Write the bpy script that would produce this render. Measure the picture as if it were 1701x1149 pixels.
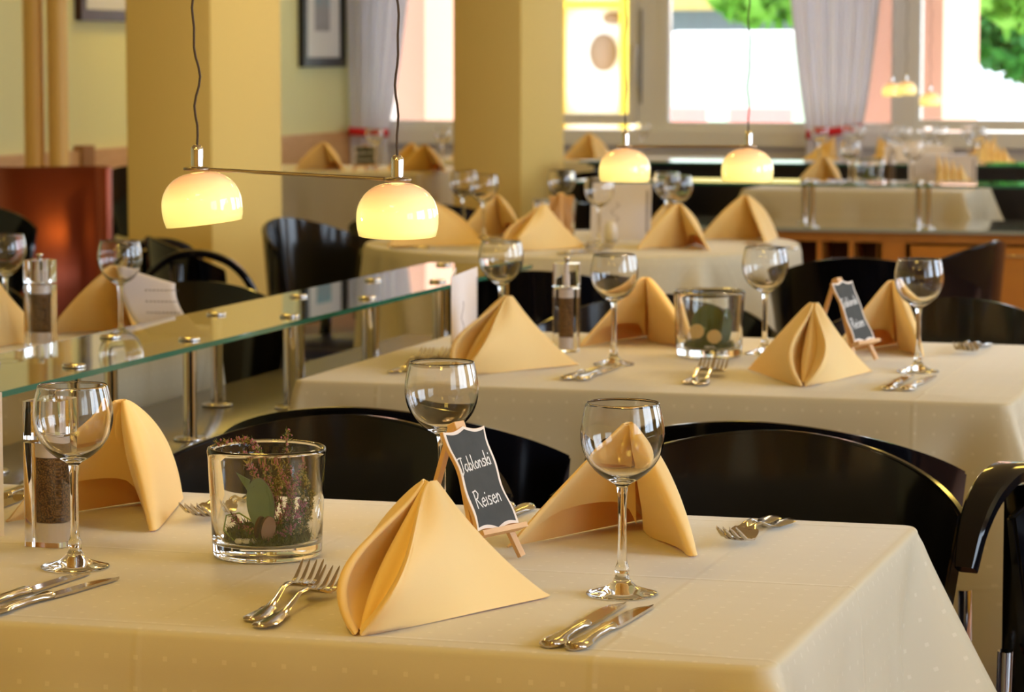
import bpy, bmesh, math, random
from mathutils import Vector, Matrix
for o in list(bpy.data.objects): bpy.data.objects.remove(o, do_unlink=True)
S = bpy.context.scene
COL = S.collection
PI = math.pi
R = math.radians

# ------------------------------------------------------------------ camera
cam_d = bpy.data.cameras.new('camera'); cam = bpy.data.objects.new('camera', cam_d); COL.objects.link(cam)
cam.location = (0, 0, 1.25)
cam_d.sensor_width = 36.0
cam_d.lens = 4900 / 1701 * 36
cam_d.clip_start = 0.05
PITCH = math.atan(480.5 / 4900)
cam.rotation_euler = (PI/2 - PITCH, 0, R(16.7))
cam_d.dof.use_dof = True
cam_d.dof.focus_distance = 2.85
cam_d.dof.aperture_fstop = 13.5
S.camera = cam

# ------------------------------------------------------------------ world, sun, exposure
W = bpy.data.worlds.new('world'); S.world = W; W.use_nodes = True
wn = W.node_tree.nodes; wl = W.node_tree.links
for n in list(wn): wn.remove(n)
wo = wn.new('ShaderNodeOutputWorld'); bg = wn.new('ShaderNodeBackground')
bg.inputs[0].default_value = (0.80, 0.90, 1.0, 1); bg.inputs[1].default_value = 2.6
wl.new(bg.outputs[0], wo.inputs[0])
sd = bpy.data.lights.new('sun', 'SUN'); sd.energy = 7.0; sd.angle = R(1.0); sd.color = (1.0, .95, .86)
sun = bpy.data.objects.new('sun', sd); COL.objects.link(sun); sun.rotation_euler = (R(38), 0, R(118)); sun.location = (20, 20, 30)

def area(name, loc, rot, sx, sy, power, color):
    d = bpy.data.lights.new(name, 'AREA'); d.shape = 'RECTANGLE'; d.size = sx; d.size_y = sy
    d.energy = power; d.color = color
    o = bpy.data.objects.new(name, d); COL.objects.link(o); o.location = loc; o.rotation_euler = rot
    return o
# daylight through the row of windows in the right-hand wall
RW = 2.6
WIN_R = [(-0.6, 1.2), (2.0, 3.8), (4.8, 6.6), (7.6, 9.4), (10.4, 12.2), (13.0, 14.6)]
for k, (a, b) in enumerate(WIN_R):
    area('daylight', (RW + .32, (a+b)/2, 1.65), (0, R(90), 0), 1.5, b - a, (8, 52, 42, 34, 28, 22)[k], (.68, .82, 1.0))
# warm lights under the ceiling, out of view, added as golden fill
CEIL = 2.75
LAMPS = [(-2.6, -.6), (.2, -.9), (-1.0, 1.0), (-2.6, 5.8), (-.2, 6.2), (-2.2, 8.9), (-4.6, 12.6), (-1.2, 12.6)]
for k, (x, y) in enumerate(LAMPS):
    area('warm_fill_light', (x, y, CEIL - .06), (0, 0, 0), .5, .5, 13 if k > 2 else (19, 19, 18)[k], (1.0, .67, .12))

S.view_settings.view_transform = 'Standard'; S.view_settings.look = 'None'
S.view_settings.gamma = 1.0; S.view_settings.use_curve_mapping = False
S.view_settings.exposure = 0.25
S.cycles.max_bounces = 14; S.cycles.diffuse_bounces = 5; S.cycles.glossy_bounces = 6
S.cycles.transmission_bounces = 12; S.cycles.transparent_max_bounces = 12
S.cycles.caustics_reflective = True; S.cycles.caustics_refractive = True
S.cycles.sample_clamp_indirect = 4.0; S.cycles.blur_glossy = 0.5
S.cycles.use_denoising = True

# ------------------------------------------------------------------ materials
MATS = {}
def nd(nt, t): return nt.nodes.new(t)
def mat(name, color=(.8, .8, .8), rough=.5, metal=0.0, trans=0.0, ior=1.45, coat=0.0, emit=None, es=0.0,
        noise=None, bump=0.0, bscale=40.0, spec=.5, sss=0, sheen=0):
    if name in MATS: return MATS[name]
    m = bpy.data.materials.new(name); m.use_nodes = True; nt = m.node_tree
    p = nt.nodes['Principled BSDF']
    p.inputs['Base Color'].default_value = (*color, 1); p.inputs['Roughness'].default_value = rough
    p.inputs['Metallic'].default_value = metal; p.inputs['Transmission Weight'].default_value = trans
    p.inputs['IOR'].default_value = ior; p.inputs['Coat Weight'].default_value = coat
    p.inputs['Coat Roughness'].default_value = .06; p.inputs['Specular IOR Level'].default_value = spec
    if sheen: p.inputs['Sheen Weight'].default_value = sheen
    if emit:
        p.inputs['Emission Color'].default_value = (*emit, 1); p.inputs['Emission Strength'].default_value = es
    if noise or bump:
        tc = nd(nt, 'ShaderNodeTexCoord'); nz = nd(nt, 'ShaderNodeTexNoise')
        nz.inputs['Scale'].default_value = bscale; nz.inputs['Detail'].default_value = 4
        nt.links.new(tc.outputs['Object'], nz.inputs['Vector'])
        if noise:
            mx = nd(nt, 'ShaderNodeMix'); mx.data_type = 'RGBA'
            mx.inputs[6].default_value = (*color, 1); mx.inputs[7].default_value = (*noise, 1)
            nt.links.new(nz.outputs['Fac'], mx.inputs[0]); nt.links.new(mx.outputs[2], p.inputs['Base Color'])
        if bump:
            b = nd(nt, 'ShaderNodeBump'); b.inputs['Strength'].default_value = bump; b.inputs['Distance'].default_value = .002
            nt.links.new(nz.outputs['Fac'], b.inputs['Height']); nt.links.new(b.outputs[0], p.inputs['Normal'])
    MATS[name] = m
    return m

def wood(name, c1, c2, rough=.4, scale=(1, 1, 12), coat=.1):
    m = bpy.data.materials.new(name); m.use_nodes = True; nt = m.node_tree; p = nt.nodes['Principled BSDF']
    tc = nd(nt, 'ShaderNodeTexCoord'); mp = nd(nt, 'ShaderNodeMapping'); nz = nd(nt, 'ShaderNodeTexNoise')
    mp.inputs['Scale'].default_value = scale; nz.inputs['Scale'].default_value = 6; nz.inputs['Detail'].default_value = 6
    cr = nd(nt, 'ShaderNodeValToRGB'); cr.color_ramp.elements[0].position = .35; cr.color_ramp.elements[1].position = .65
    cr.color_ramp.elements[0].color = (*c1, 1); cr.color_ramp.elements[1].color = (*c2, 1)
    L = nt.links.new
    L(tc.outputs['Object'], mp.inputs[0]); L(mp.outputs[0], nz.inputs['Vector']); L(nz.outputs['Fac'], cr.inputs[0]); L(cr.outputs[0], p.inputs['Base Color'])
    p.inputs['Roughness'].default_value = rough; p.inputs['Coat Weight'].default_value = coat
    MATS[name] = m
    return m

M_wall_yellow = mat('yellow_paint', (.84, .62, .19), .75, bump=.15, bscale=120)
M_wall_pale = mat('pale_yellow_paint', (.80, .79, .42), .8, bump=.15, bscale=120)
M_pipe = mat('ochre_pipe_paint', (.80, .50, .13), .45)
M_white = mat('white_frame', (.80, .80, .80), .4)
M_whitewall = mat('off_white_paint', (.62, .60, .60), .8, bump=.1, bscale=100)
M_ceil = mat('ceiling_paint', (.80, .60, .26), .9)
M_chair = mat('black_lacquer', (.003, .003, .005), .12, coat=.05, spec=.42)
M_seat = mat('dark_blue_seat', (.010, .012, .07), .35)
M_chrome = mat('chrome', (.74, .72, .70), .07, metal=1)
M_steel = mat('cutlery_steel', (.62, .57, .52), .13, metal=1)
M_rod = mat('brushed_nickel', (.36, .30, .24), .28, metal=1)
M_cable = mat('braided_cable', (.085, .055, .035), .6, bump=.8, bscale=900)
M_glass = mat('clear_glass', (1, 1, 1), 0.0, trans=1, ior=1.48)
M_jar = mat('jar_glass', (.985, 1, .985), 0.0, trans=1, ior=1.5)
M_shelf = mat('shelf_glass', (.86, .95, .90), 0.0, trans=1, ior=1.65)
M_edge = mat('green_glass_edge', (.03, .15, .095), .08, coat=.3)
M_counter = mat('dark_laminate', (.085, .070, .050), .22, coat=.1)
M_countfront = mat('black_laminate', (.008, .008, .016), .3)
M_wood = wood('cherry_wood', (.42, .155, .022), (.50, .20, .035), .4, (1, 6, .6))
M_woodshade = mat('cherry_wood_shaded', (.10, .028, .008), .6)  # darkened cherry wood: shade inside the open niches is put into the colour
M_light = wood('light_wood', (.70, .42, .20), (.80, .52, .28), .55, (3, 3, .5), 0)
M_dado = wood('beech_dado', (.62, .34, .13), (.68, .40, .17), .5, (1, 1, 8))
M_copper = mat('copper_sheet', (.36, .085, .045), .36, metal=.85)
M_paper = mat('menu_paper', (.78, .74, .78), .75)
M_ink = mat('printed_ink', (.10, .08, .10), .7)
M_board = mat('chalkboard', (.035, .04, .042), .7, noise=(.07, .075, .075), bscale=60)
M_paint = mat('white_board_edge', (.90, .82, .76), .6)
M_chalk = mat('chalk', (.92, .93, .95), .9)
M_floor = wood('brown_floor', (.16, .055, .02), (.24, .09, .035), .35, (6, .6, 1))
M_moss = mat('moss', (.045, .075, .012), .9, noise=(.13, .16, .03), bscale=120)
M_leafg = mat('heather_green', (.10, .15, .03), .6)
M_leafy = mat('heather_yellow_green', (.42, .36, .11), .6)
M_pink = mat('heather_pink', (.42, .15, .19), .6)
M_stem = mat('heather_stem', (.13, .06, .03), .7)
M_green = mat('eucalyptus_green', (.12, .21, .13), .55, noise=(.17, .26, .16), bscale=60)
M_bark = mat('brown_wood_edge', (.09, .045, .025), .7)
M_disc = mat('wood_button', (.30, .17, .10), .55)
M_pebble = mat('white_pebble', (.85, .84, .78), .5)
M_salt = mat('white_porcelain', (.80, .79, .80), .25, coat=.4)
M_curtain = None
M_red = mat('red_band', (.70, .015, .03), .7)
M_brownish = mat('dado_end', (.35, .16, .04), .6)
M_black = mat('black_frame', (.012, .010, .010), .35)
M_brownframe = mat('dark_wood_frame', (.05, .012, .008), .35)
M_mount = mat('picture_mount', (.78, .78, .76), .6)
M_peppercap = mat('grinder_plastic', (.82, .74, .70), .35)

def cloth_mat():
    m = bpy.data.materials.new('table_cloth'); m.use_nodes = True; nt = m.node_tree; p = nt.nodes['Principled BSDF']; L = nt.links.new
    uv = nd(nt, 'ShaderNodeUVMap'); uv.uv_map = 'UVMap'
    sep = nd(nt, 'ShaderNodeSeparateXYZ'); L(uv.outputs[0], sep.inputs[0])
    def frac_dist(sock, period):
        a = nd(nt, 'ShaderNodeMath'); a.operation = 'PINGPONG'; L(sock, a.inputs[0]); a.inputs[1].default_value = period / 2
        b = nd(nt, 'ShaderNodeMath'); b.operation = 'LESS_THAN'; L(a.outputs[0], b.inputs[0]); b.inputs[1].default_value = .0021
        return b.outputs[0]
    fx = frac_dist(sep.outputs[0], .0275); fy = frac_dist(sep.outputs[1], .0275)
    mu = nd(nt, 'ShaderNodeMath'); mu.operation = 'MULTIPLY'; L(fx, mu.inputs[0]); L(fy, mu.inputs[1])
    mx = nd(nt, 'ShaderNodeMix'); mx.data_type = 'RGBA'
    mx.inputs[6].default_value = (.60, .54, .385, 1); mx.inputs[7].default_value = (.67, .61, .46, 1)
    L(mu.outputs[0], mx.inputs[0]); L(mx.outputs[2], p.inputs['Base Color'])
    p.inputs['Roughness'].default_value = .62; p.inputs['Sheen Weight'].default_value = .35; p.inputs['Sheen Roughness'].default_value = .4
    # weave + soft creases
    nz = nd(nt, 'ShaderNodeTexNoise'); nz.inputs['Scale'].default_value = 9; nz.inputs['Detail'].default_value = 2
    mp = nd(nt, 'ShaderNodeMapping'); mp.inputs['Scale'].default_value = (.35, .8, 1); L(uv.outputs[0], mp.inputs[0]); L(mp.outputs[0], nz.inputs['Vector'])
    b1 = nd(nt, 'ShaderNodeBump'); b1.inputs['Strength'].default_value = .22; b1.inputs['Distance'].default_value = .010; L(nz.outputs['Fac'], b1.inputs['Height'])
    n2 = nd(nt, 'ShaderNodeTexNoise'); n2.inputs['Scale'].default_value = 900; L(uv.outputs[0], n2.inputs['Vector'])
    b2 = nd(nt, 'ShaderNodeBump'); b2.inputs['Strength'].default_value = .12; b2.inputs['Distance'].default_value = .0006; L(n2.outputs['Fac'], b2.inputs['Height']); L(b1.outputs[0], b2.inputs['Normal'])
    # ironed fold lines
    def fold(sock, period, prev):
        a = nd(nt, 'ShaderNodeMath'); a.operation = 'PINGPONG'; L(sock, a.inputs[0]); a.inputs[1].default_value = period / 2
        r = nd(nt, 'ShaderNodeMapRange'); r.interpolation_type = 'SMOOTHSTEP'; L(a.outputs[0], r.inputs[0]); r.inputs[1].default_value = 0; r.inputs[2].default_value = .006; r.inputs[3].default_value = 1; r.inputs[4].default_value = 0
        b = nd(nt, 'ShaderNodeBump'); b.inputs['Strength'].default_value = .3; b.inputs['Distance'].default_value = .0016; L(r.outputs[0], b.inputs['Height']); L(prev, b.inputs['Normal'])
        return b.outputs[0]
    o = fold(sep.outputs[0], .41, b2.outputs[0]); o = fold(sep.outputs[1], .36, o)
    L(o, p.inputs['Normal'])
    return m
M_cloth = cloth_mat()

def napkin_mat():
    m = bpy.data.materials.new('apricot_linen'); m.use_nodes = True; nt = m.node_tree; p = nt.nodes['Principled BSDF']; L = nt.links.new
    p.inputs['Base Color'].default_value = (1.0, .785, .35, 1); p.inputs['Roughness'].default_value = .7
    p.inputs['Sheen Weight'].default_value = .25
    tc = nd(nt, 'ShaderNodeTexCoord'); nz = nd(nt, 'ShaderNodeTexNoise'); nz.inputs['Scale'].default_value = 700
    L(tc.outputs['Object'], nz.inputs['Vector'])
    b = nd(nt, 'ShaderNodeBump'); b.inputs['Strength'].default_value = .15; b.inputs['Distance'].default_value = .0006; L(nz.outputs['Fac'], b.inputs['Height'])
    n3 = nd(nt, 'ShaderNodeTexNoise'); n3.inputs['Scale'].default_value = 14; L(tc.outputs['Object'], n3.inputs['Vector'])
    b3 = nd(nt, 'ShaderNodeBump'); b3.inputs['Strength'].default_value = .2; b3.inputs['Distance'].default_value = .006; L(n3.outputs['Fac'], b3.inputs['Height']); L(b.outputs[0], b3.inputs['Normal'])
    L(b3.outputs[0], p.inputs['Normal'])
    # linen lets a little light through
    out = nt.nodes['Material Output']; tr = nd(nt, 'ShaderNodeBsdfTranslucent'); tr.inputs[0].default_value = (1.0, .42, .03, 1)
    ms = nd(nt, 'ShaderNodeMixShader'); ms.inputs[0].default_value = .20
    L(p.outputs[0], ms.inputs[1]); L(tr.outputs[0], ms.inputs[2]); L(ms.outputs[0], out.inputs[0])
    return m
M_napkin = napkin_mat()

def curtain_mat():
    m = bpy.data.materials.new('sheer_white'); m.use_nodes = True; nt = m.node_tree; p = nt.nodes['Principled BSDF']; L = nt.links.new
    p.inputs['Base Color'].default_value = (.82, .82, .90, 1); p.inputs['Roughness'].default_value = .9
    out = nt.nodes['Material Output']; tr = nd(nt, 'ShaderNodeBsdfTranslucent'); tr.inputs[0].default_value = (.86, .86, .95, 1)
    ms = nd(nt, 'ShaderNodeMixShader'); ms.inputs[0].default_value = .35
    L(p.outputs[0], ms.inputs[1]); L(tr.outputs[0], ms.inputs[2]); L(ms.outputs[0], out.inputs[0])
    return m
M_curtain = curtain_mat()

def window_glass():
    m = bpy.data.materials.new('window_pane'); m.use_nodes = True; nt = m.node_tree; L = nt.links.new
    nt.nodes.remove(nt.nodes['Principled BSDF']); out = nt.nodes['Material Output']
    t = nd(nt, 'ShaderNodeBsdfTransparent'); g = nd(nt, 'ShaderNodeBsdfGlossy'); g.inputs['Roughness'].default_value = 0.0
    f = nd(nt, 'ShaderNodeFresnel'); f.inputs[0].default_value = 1.45; ms = nd(nt, 'ShaderNodeMixShader')
    L(f.outputs[0], ms.inputs[0]); L(t.outputs[0], ms.inputs[1]); L(g.outputs[0], ms.inputs[2]); L(ms.outputs[0], out.inputs[0])
    return m
M_pane = window_glass()

def opal():
    m = bpy.data.materials.new('opal_glass'); m.use_nodes = True; nt = m.node_tree; p = nt.nodes['Principled BSDF']; L = nt.links.new
    p.inputs['Base Color'].default_value = (.88, .70, .46, 1); p.inputs['Roughness'].default_value = .06; p.inputs['Coat Weight'].default_value = .6
    tc = nd(nt, 'ShaderNodeTexCoord'); sp = nd(nt, 'ShaderNodeSeparateXYZ'); L(tc.outputs['Object'], sp.inputs[0])
    mr = nd(nt, 'ShaderNodeMapRange'); L(sp.outputs[2], mr.inputs[0])
    mr.inputs[1].default_value = -.010; mr.inputs[2].default_value = -.055; mr.inputs[3].default_value = 0; mr.inputs[4].default_value = 1
    cr = nd(nt, 'ShaderNodeValToRGB'); e = cr.color_ramp.elements
    e[0].position = 0; e[0].color = (.62, .30, .13, 1); e[1].position = .55; e[1].color = (1.0, .86, .26, 1)
    x = e.new(1.0); x.color = (1.0, .78, .20, 1)
    L(mr.outputs[0], cr.inputs[0]); L(cr.outputs[0], p.inputs['Emission Color']); p.inputs['Emission Strength'].default_value = .85
    return m
M_opal = opal()
M_bulb = mat('bulb', (1, .9, .7), .3, emit=(1.0, .8, .45), es=6)

# ------------------------------------------------------------------ mesh helpers
def link(name, me, m, parent=None, smooth=True):
    o = bpy.data.objects.new(name, me); COL.objects.link(o)
    for mm in (m if isinstance(m, (list, tuple)) else [m]): me.materials.append(mm)
    if smooth:
        for p in me.polygons: p.use_smooth = True
    if parent: o.parent = parent
    return o
def from_bm(name, bm, m, parent=None, smooth=True, angle=None):
    me = bpy.data.meshes.new(name); bmesh.ops.recalc_face_normals(bm, faces=bm.faces); bm.to_mesh(me); bm.free()
    o = link(name, me, m, parent, smooth)
    if angle: me.set_sharp_from_angle(angle=R(angle))
    return o
def pydata(name, v, f, m, parent=None, smooth=True):
    me = bpy.data.meshes.new(name); me.from_pydata([tuple(x) for x in v], [], f); me.update()
    return link(name, me, m, parent, smooth)
def box(bm, x0, x1, y0, y1, z0, z1, bev=0):
    vs = [bm.verts.new(p) for p in ((x0,y0,z0),(x1,y0,z0),(x1,y1,z0),(x0,y1,z0),(x0,y0,z1),(x1,y0,z1),(x1,y1,z1),(x0,y1,z1))]
    fs = [bm.faces.new([vs[i] for i in q]) for q in ((3,2,1,0),(4,5,6,7),(0,1,5,4),(1,2,6,5),(2,3,7,6),(3,0,4,7))]
    if bev:
        es = list({e for f in fs for e in f.edges})
        bmesh.ops.bevel(bm, geom=es, offset=bev, segments=2, affect='EDGES', profile=.5)
    return vs
def boxobj(name, x0, x1, y0, y1, z0, z1, m, parent=None, bev=0):
    bm = bmesh.new(); box(bm, x0, x1, y0, y1, z0, z1, bev)
    return from_bm(name, bm, m, parent, smooth=bool(bev), angle=40 if bev else None)
def lathe_bm(bm, prof, seg=48, ox=0, oy=0, oz=0):
    rings = []
    for r, z in prof:
        if r < 1e-6: rings.append([bm.verts.new((ox, oy, z+oz))])
        else: rings.append([bm.verts.new((ox + r*math.cos(2*PI*i/seg), oy + r*math.sin(2*PI*i/seg), z+oz)) for i in range(seg)])
    for a, b in zip(rings, rings[1:]):
        for i in range(seg):
            j = (i+1) % seg
            if len(a) == 1 and len(b) == 1: continue
            if len(a) == 1: bm.faces.new((a[0], b[j], b[i]))
            elif len(b) == 1: bm.faces.new((a[i], a[j], b[0]))
            else: bm.faces.new((a[i], a[j], b[j], b[i]))
    return bm
def lathe(name, prof, m, parent=None, seg=48, loc=(0, 0, 0), recalc=True, angle=None):
    bm = bmesh.new(); lathe_bm(bm, prof, seg, *loc)
    if recalc: bmesh.ops.recalc_face_normals(bm, faces=bm.faces)
    me = bpy.data.meshes.new(name); bm.to_mesh(me); bm.free()
    o = link(name, me, m, parent)
    if angle: me.set_sharp_from_angle(angle=R(angle))
    return o
def tube_bm(bm, pts, r, seg=8, cap=True, ell=None):
    pts = [Vector(p) for p in pts]; n = len(pts); rings = []
    rr = r if isinstance(r, (list, tuple)) else [r]*n
    up = Vector((0, 0, 1)); prev = None
    for i, p in enumerate(pts):
        t = (pts[min(i+1, n-1)] - pts[max(i-1, 0)]).normalized()
        if prev is None:
            a = up if abs(t.z) < .9 else Vector((1, 0, 0)); u = t.cross(a).normalized()
        else:
            u = (prev - t*prev.dot(t)).normalized()
        prev = u; v = t.cross(u)
        rings.append([bm.verts.new(p + (u*math.cos(2*PI*k/seg) + v*math.sin(2*PI*k/seg)*(ell or 1))*rr[i]) for k in range(seg)])
    for a, b in zip(rings, rings[1:]):
        for k in range(seg):
            j = (k+1) % seg; bm.faces.new((a[k], a[j], b[j], b[k]))
    if cap:
        bm.faces.new(rings[0]); bm.faces.new(rings[-1])
def tube(name, pts, r, m, parent=None, seg=8, ell=None):
    bm = bmesh.new(); tube_bm(bm, pts, r, seg, True, ell); return from_bm(name, bm, m, parent, angle=60)
def solidify(v, f, th):
    """thick sheet: duplicate verts along vertex normals"""
    me = bpy.data.meshes.new('tmp'); me.from_pydata([tuple(x) for x in v], [], f); me.update()
    bm = bmesh.new(); bm.from_mesh(me); bpy.data.meshes.remove(me)
    bmesh.ops.recalc_face_normals(bm, faces=bm.faces)
    bmesh.ops.solidify(bm, geom=bm.faces[:], thickness=th)
    return bm

def empty(name, loc=(0, 0, 0), rz=0.0):
    o = bpy.data.objects.new(name, None); COL.objects.link(o); o.location = loc; o.rotation_euler = (0, 0, rz)
    o.empty_display_size = .05
    return o
def tag(o, label, cat, group=None, kind=None):
    o['label'] = label; o['category'] = cat
    if group: o['group'] = group
    if kind: o['kind'] = kind
    return o
def thing(name, label, cat, loc=(0, 0, 0), rz=0.0, group=None):
    return tag(empty(name, loc, rz), label, cat, group)
def struct(o): o['kind'] = 'structure'; return o
def children(o): return [c for c in bpy.data.objects if c.parent == o]
KIDS = {}
LIFT = .0007
def dup(src, loc, rz=0.0, label=None, group=None, scale=None, flip=False):
    """copy a thing with its parts and sub-parts"""
    if src.name not in KIDS: KIDS[src.name] = [(c, children(c)) for c in children(src)]
    r = src.copy(); COL.objects.link(r); r.location = loc; r.rotation_euler = (0, 0, rz)
    if label: r['label'] = label
    if group: r['group'] = group
    if scale: r.scale = scale
    for c, gs in KIDS[src.name]:
        k = c.copy(); COL.objects.link(k); k.parent = r
        for g in gs:
            h = g.copy(); COL.objects.link(h); h.parent = k
    return r

# ================================================================== ROOM
XW, YF, YB = -5.5, 15.3, -3.0
struct(boxobj('floor', XW-.2, RW+.2, YB-.2, YF+.2, -.1, 0, M_floor))
struct(boxobj('ceiling', XW-.2, RW+.2, YB-.2, YF+.2, CEIL, CEIL+.1, M_ceil))
struct(boxobj('wall_left', XW-.2, XW, YB-.2, YF+.2, 0, CEIL, M_wall_pale))
struct(boxobj('wall_back', XW, RW, YB-.2, YB, 0, CEIL, M_wall_yellow))
# right wall with window openings
bm = bmesh.new()
box(bm, RW, RW+.2, YB-.2, YF+.2, 0, .9); box(bm, RW, RW+.2, YB-.2, YF+.2, 2.4, CEIL)
prev = YB-.2
for a, b in WIN_R + [(YF+.2, 0)]:
    box(bm, RW, RW+.2, prev, a, .9, 2.4); prev = b
struct(from_bm('wall_right', bm, M_wall_yellow, smooth=False))
# far wall with openings
FAR = [(-5.32, -4.45, .905), (-4.45, -3.94, .945), (-3.73, -2.53, .905), (-2.39, -1.30, .925), (-1.16, -.05, .925), (.1, 1.2, .925)]
bm = bmesh.new(); box(bm, XW, RW, YF, YF+.2, 0, .86); box(bm, XW, RW, YF, YF+.2, 2.35, CEIL)
box(bm, XW, -5.32, YF, YF+.2, .86, 2.35); box(bm, 1.2, RW, YF, YF+.2, .86, 2.35)
struct(from_bm('wall_far', bm, M_whitewall, smooth=False))
def window(n, x0, x1, z0, z1, y):
    w = .05
    bm = bmesh.new()
    box(bm, x0-w, x1+w, y-.02, y+.06, z0-w*1.1, z0); box(bm, x0-w, x1+w, y-.02, y+.06, z1, z1+w)
    box(bm, x0-w, x0, y-.02, y+.06, z0, z1); box(bm, x1, x1+w, y-.02, y+.06, z0, z1)
    o = struct(from_bm('window_%d' % n, bm, M_white, smooth=False))
    g = boxobj('window_pane', x0, x1, y+.02, y+.026, z0, z1, M_pane, o)
    return o
for k, (a, b, z) in enumerate(FAR):
    wo_ = window(k+1, a+.01 if k else a, b, z, 2.3, YF)
    if k == 1:
        bm = bmesh.new(); box(bm, -3.90, -3.88, YF-.05, YF-.02, 1.27, 1.31, .004); box(bm, -3.90, -3.884, YF-.07, YF-.05, 1.12, 1.31, .005)
        from_bm('window_handle', bm, M_white, wo_, angle=40)
struct(boxobj('trim_1', -3.885, -3.735, YF-.015, YF+.08, .86, 2.35, M_white))
struct(boxobj('trim_2', -2.525, -2.395, YF-.03, YF+.08, .86, 2.35, M_white))
struct(boxobj('trim_3', -5.5, RW, YF-.05, YF, .78, .86, M_white))
bm = bmesh.new(); box(bm, -3.874, -3.862, YF-.03, YF-.016, 1.0, 1.5)
for z in (1.075, 1.115): lathe_bm(bm, [(0, -.006), (.010, -.006), (.010, .006), (0, .006)], 12, -3.868, YF-.035, z)
struct(from_bm('trim_4', bm, mat('grey_hinge', (.35, .35, .36), .4), smooth=False))
for k, (a, b) in enumerate(WIN_R):
    bm = bmesh.new(); w = .05
    box(bm, RW+.02, RW+.09, a, b, .9, .95); box(bm, RW+.02, RW+.09, a, b, 2.35, 2.4)
    for yy in (a, (a+b)/2-.025, b-.05): box(bm, RW+.02, RW+.09, yy, yy+.05, .95, 2.35)
    o = struct(from_bm('window_%d' % (k+7), bm, M_white, smooth=False))
# dado on the left wall
struct(boxobj('trim_5', XW, XW+.03, 8.0, YF, .60, .845, M_dado))
struct(boxobj('trim_6', XW, XW+.045, 11.72, 11.84, .62, .865, M_brownish))
# box columns
C1 = (-3.60, -3.325, 8.03, 8.60); C2 = (-3.72, -3.425, 11.55, 12.20)
struct(boxobj('trim_7', C1[0], C1[1], C1[2], C1[3], 0, CEIL, M_wall_yellow, bev=.012))
struct(boxobj('trim_8', C2[0], C2[1], C2[2], C2[3], 0, CEIL, M_wall_yellow, bev=.012))
# riser pipes
for k, x in enumerate((-4.85, -4.753)):
    o = lathe('riser_pipe', [(.038, 0), (.038, CEIL)], M_pipe, seg=24, loc=(x, 10.0, 0))
    tag(o, ['ochre vertical riser pipe, the one farther from the yellow column', 'ochre vertical riser pipe, the one nearer the yellow column'][k], 'pipe', 'pair of riser pipes')
# rims around the added fill lights, out of view
for k, (x, y) in enumerate(LAMPS):
    o = lathe('trim_%d' % (9+k), [(.36, 0), (.38, -.03), (.36, -.05), (.355, -.05), (.355, 0)], M_white, seg=32, loc=(x, y, CEIL)); struct(o)
# copper screen
sc_ = thing('copper_screen', 'curved copper sheet screen standing before the riser pipes', 'screen', (-4.5, 9.2, 0))
v = []; f = []
for i in range(61):
    t = i/60; x = -.42 + .68*t; y = .10*math.sin(t*7.2+.4)
    v += [(x, y, 0), (x, y, .878)]
for i in range(60): f.append((2*i, 2*i+2, 2*i+3, 2*i+1))
from_bm('curved_sheet', solidify(v, f, .004), M_copper, sc_)
boxobj('end_strip', .262, .31, -.01, .04, 0, .880, M_copper, sc_, bev=.01)

# pictures on the left wall
def picture(name, y0, y1, z0, z1, mframe, label, tint):
    t = thing(name, label, 'picture', (XW, (y0+y1)/2, z0)); h = z1 - z0; d = (y1-y0)/2
    bm = bmesh.new(); w = .05
    box(bm, 0, .035, -d, d, 0, w); box(bm, 0, .035, -d, d, h-w, h); box(bm, 0, .035, -d, -d+w, w, h-w); box(bm, 0, .035, d-w, d, w, h-w)
    from_bm('frame', bm, mframe, t, smooth=False)
    boxobj('mount', .002, .015, -d+w, d-w, w, h-w, M_mount, t)
    boxobj('print', .016, .018, -d+w+.16, d-w-.16, w+.14, h-w-.1, tint, t)
def printmat(name, a, b, c):
    m = bpy.data.materials.new(name); m.use_nodes = True; nt = m.node_tree; p = nt.nodes['Principled BSDF']; L = nt.links.new
    tc = nd(nt, 'ShaderNodeTexCoord'); sp = nd(nt, 'ShaderNodeSeparateXYZ'); nz = nd(nt, 'ShaderNodeTexNoise'); nz.inputs['Scale'].default_value = 14; nz.inputs['Detail'].default_value = 5
    L(tc.outputs['Object'], nz.inputs['Vector']); L(tc.outputs['Object'], sp.inputs[0])
    ad = nd(nt, 'ShaderNodeMath'); ad.operation = 'MULTIPLY_ADD'; L(nz.outputs['Fac'], ad.inputs[0]); ad.inputs[1].default_value = .5; L(sp.outputs[2], ad.inputs[2])
    cr = nd(nt, 'ShaderNodeValToRGB'); e = cr.color_ramp.elements; e[0].position = .3; e[0].color = (*a, 1); e[1].position = .75; e[1].color = (*c, 1); x = e.new(.55); x.color = (*b, 1)
    L(ad.outputs[0], cr.inputs[0]); L(cr.outputs[0], p.inputs['Base Color']); p.inputs['Roughness'].default_value = .5
    return m
picture('framed_picture', 14.46, 15.10, 1.195, 1.85, M_black, 'black framed portrait print beside the white curtain', printmat('harbour_print', (.26, .24, .24), (.36, .36, .38), (.22, .42, .50)))
picture('framed_picture', 11.75, 12.60, 1.405, 2.0, M_brownframe, 'dark brown framed print cut off above the riser pipes', printmat('pale_print', (.62, .64, .64), (.62, .64, .66), (.5, .55, .58)))

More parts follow.
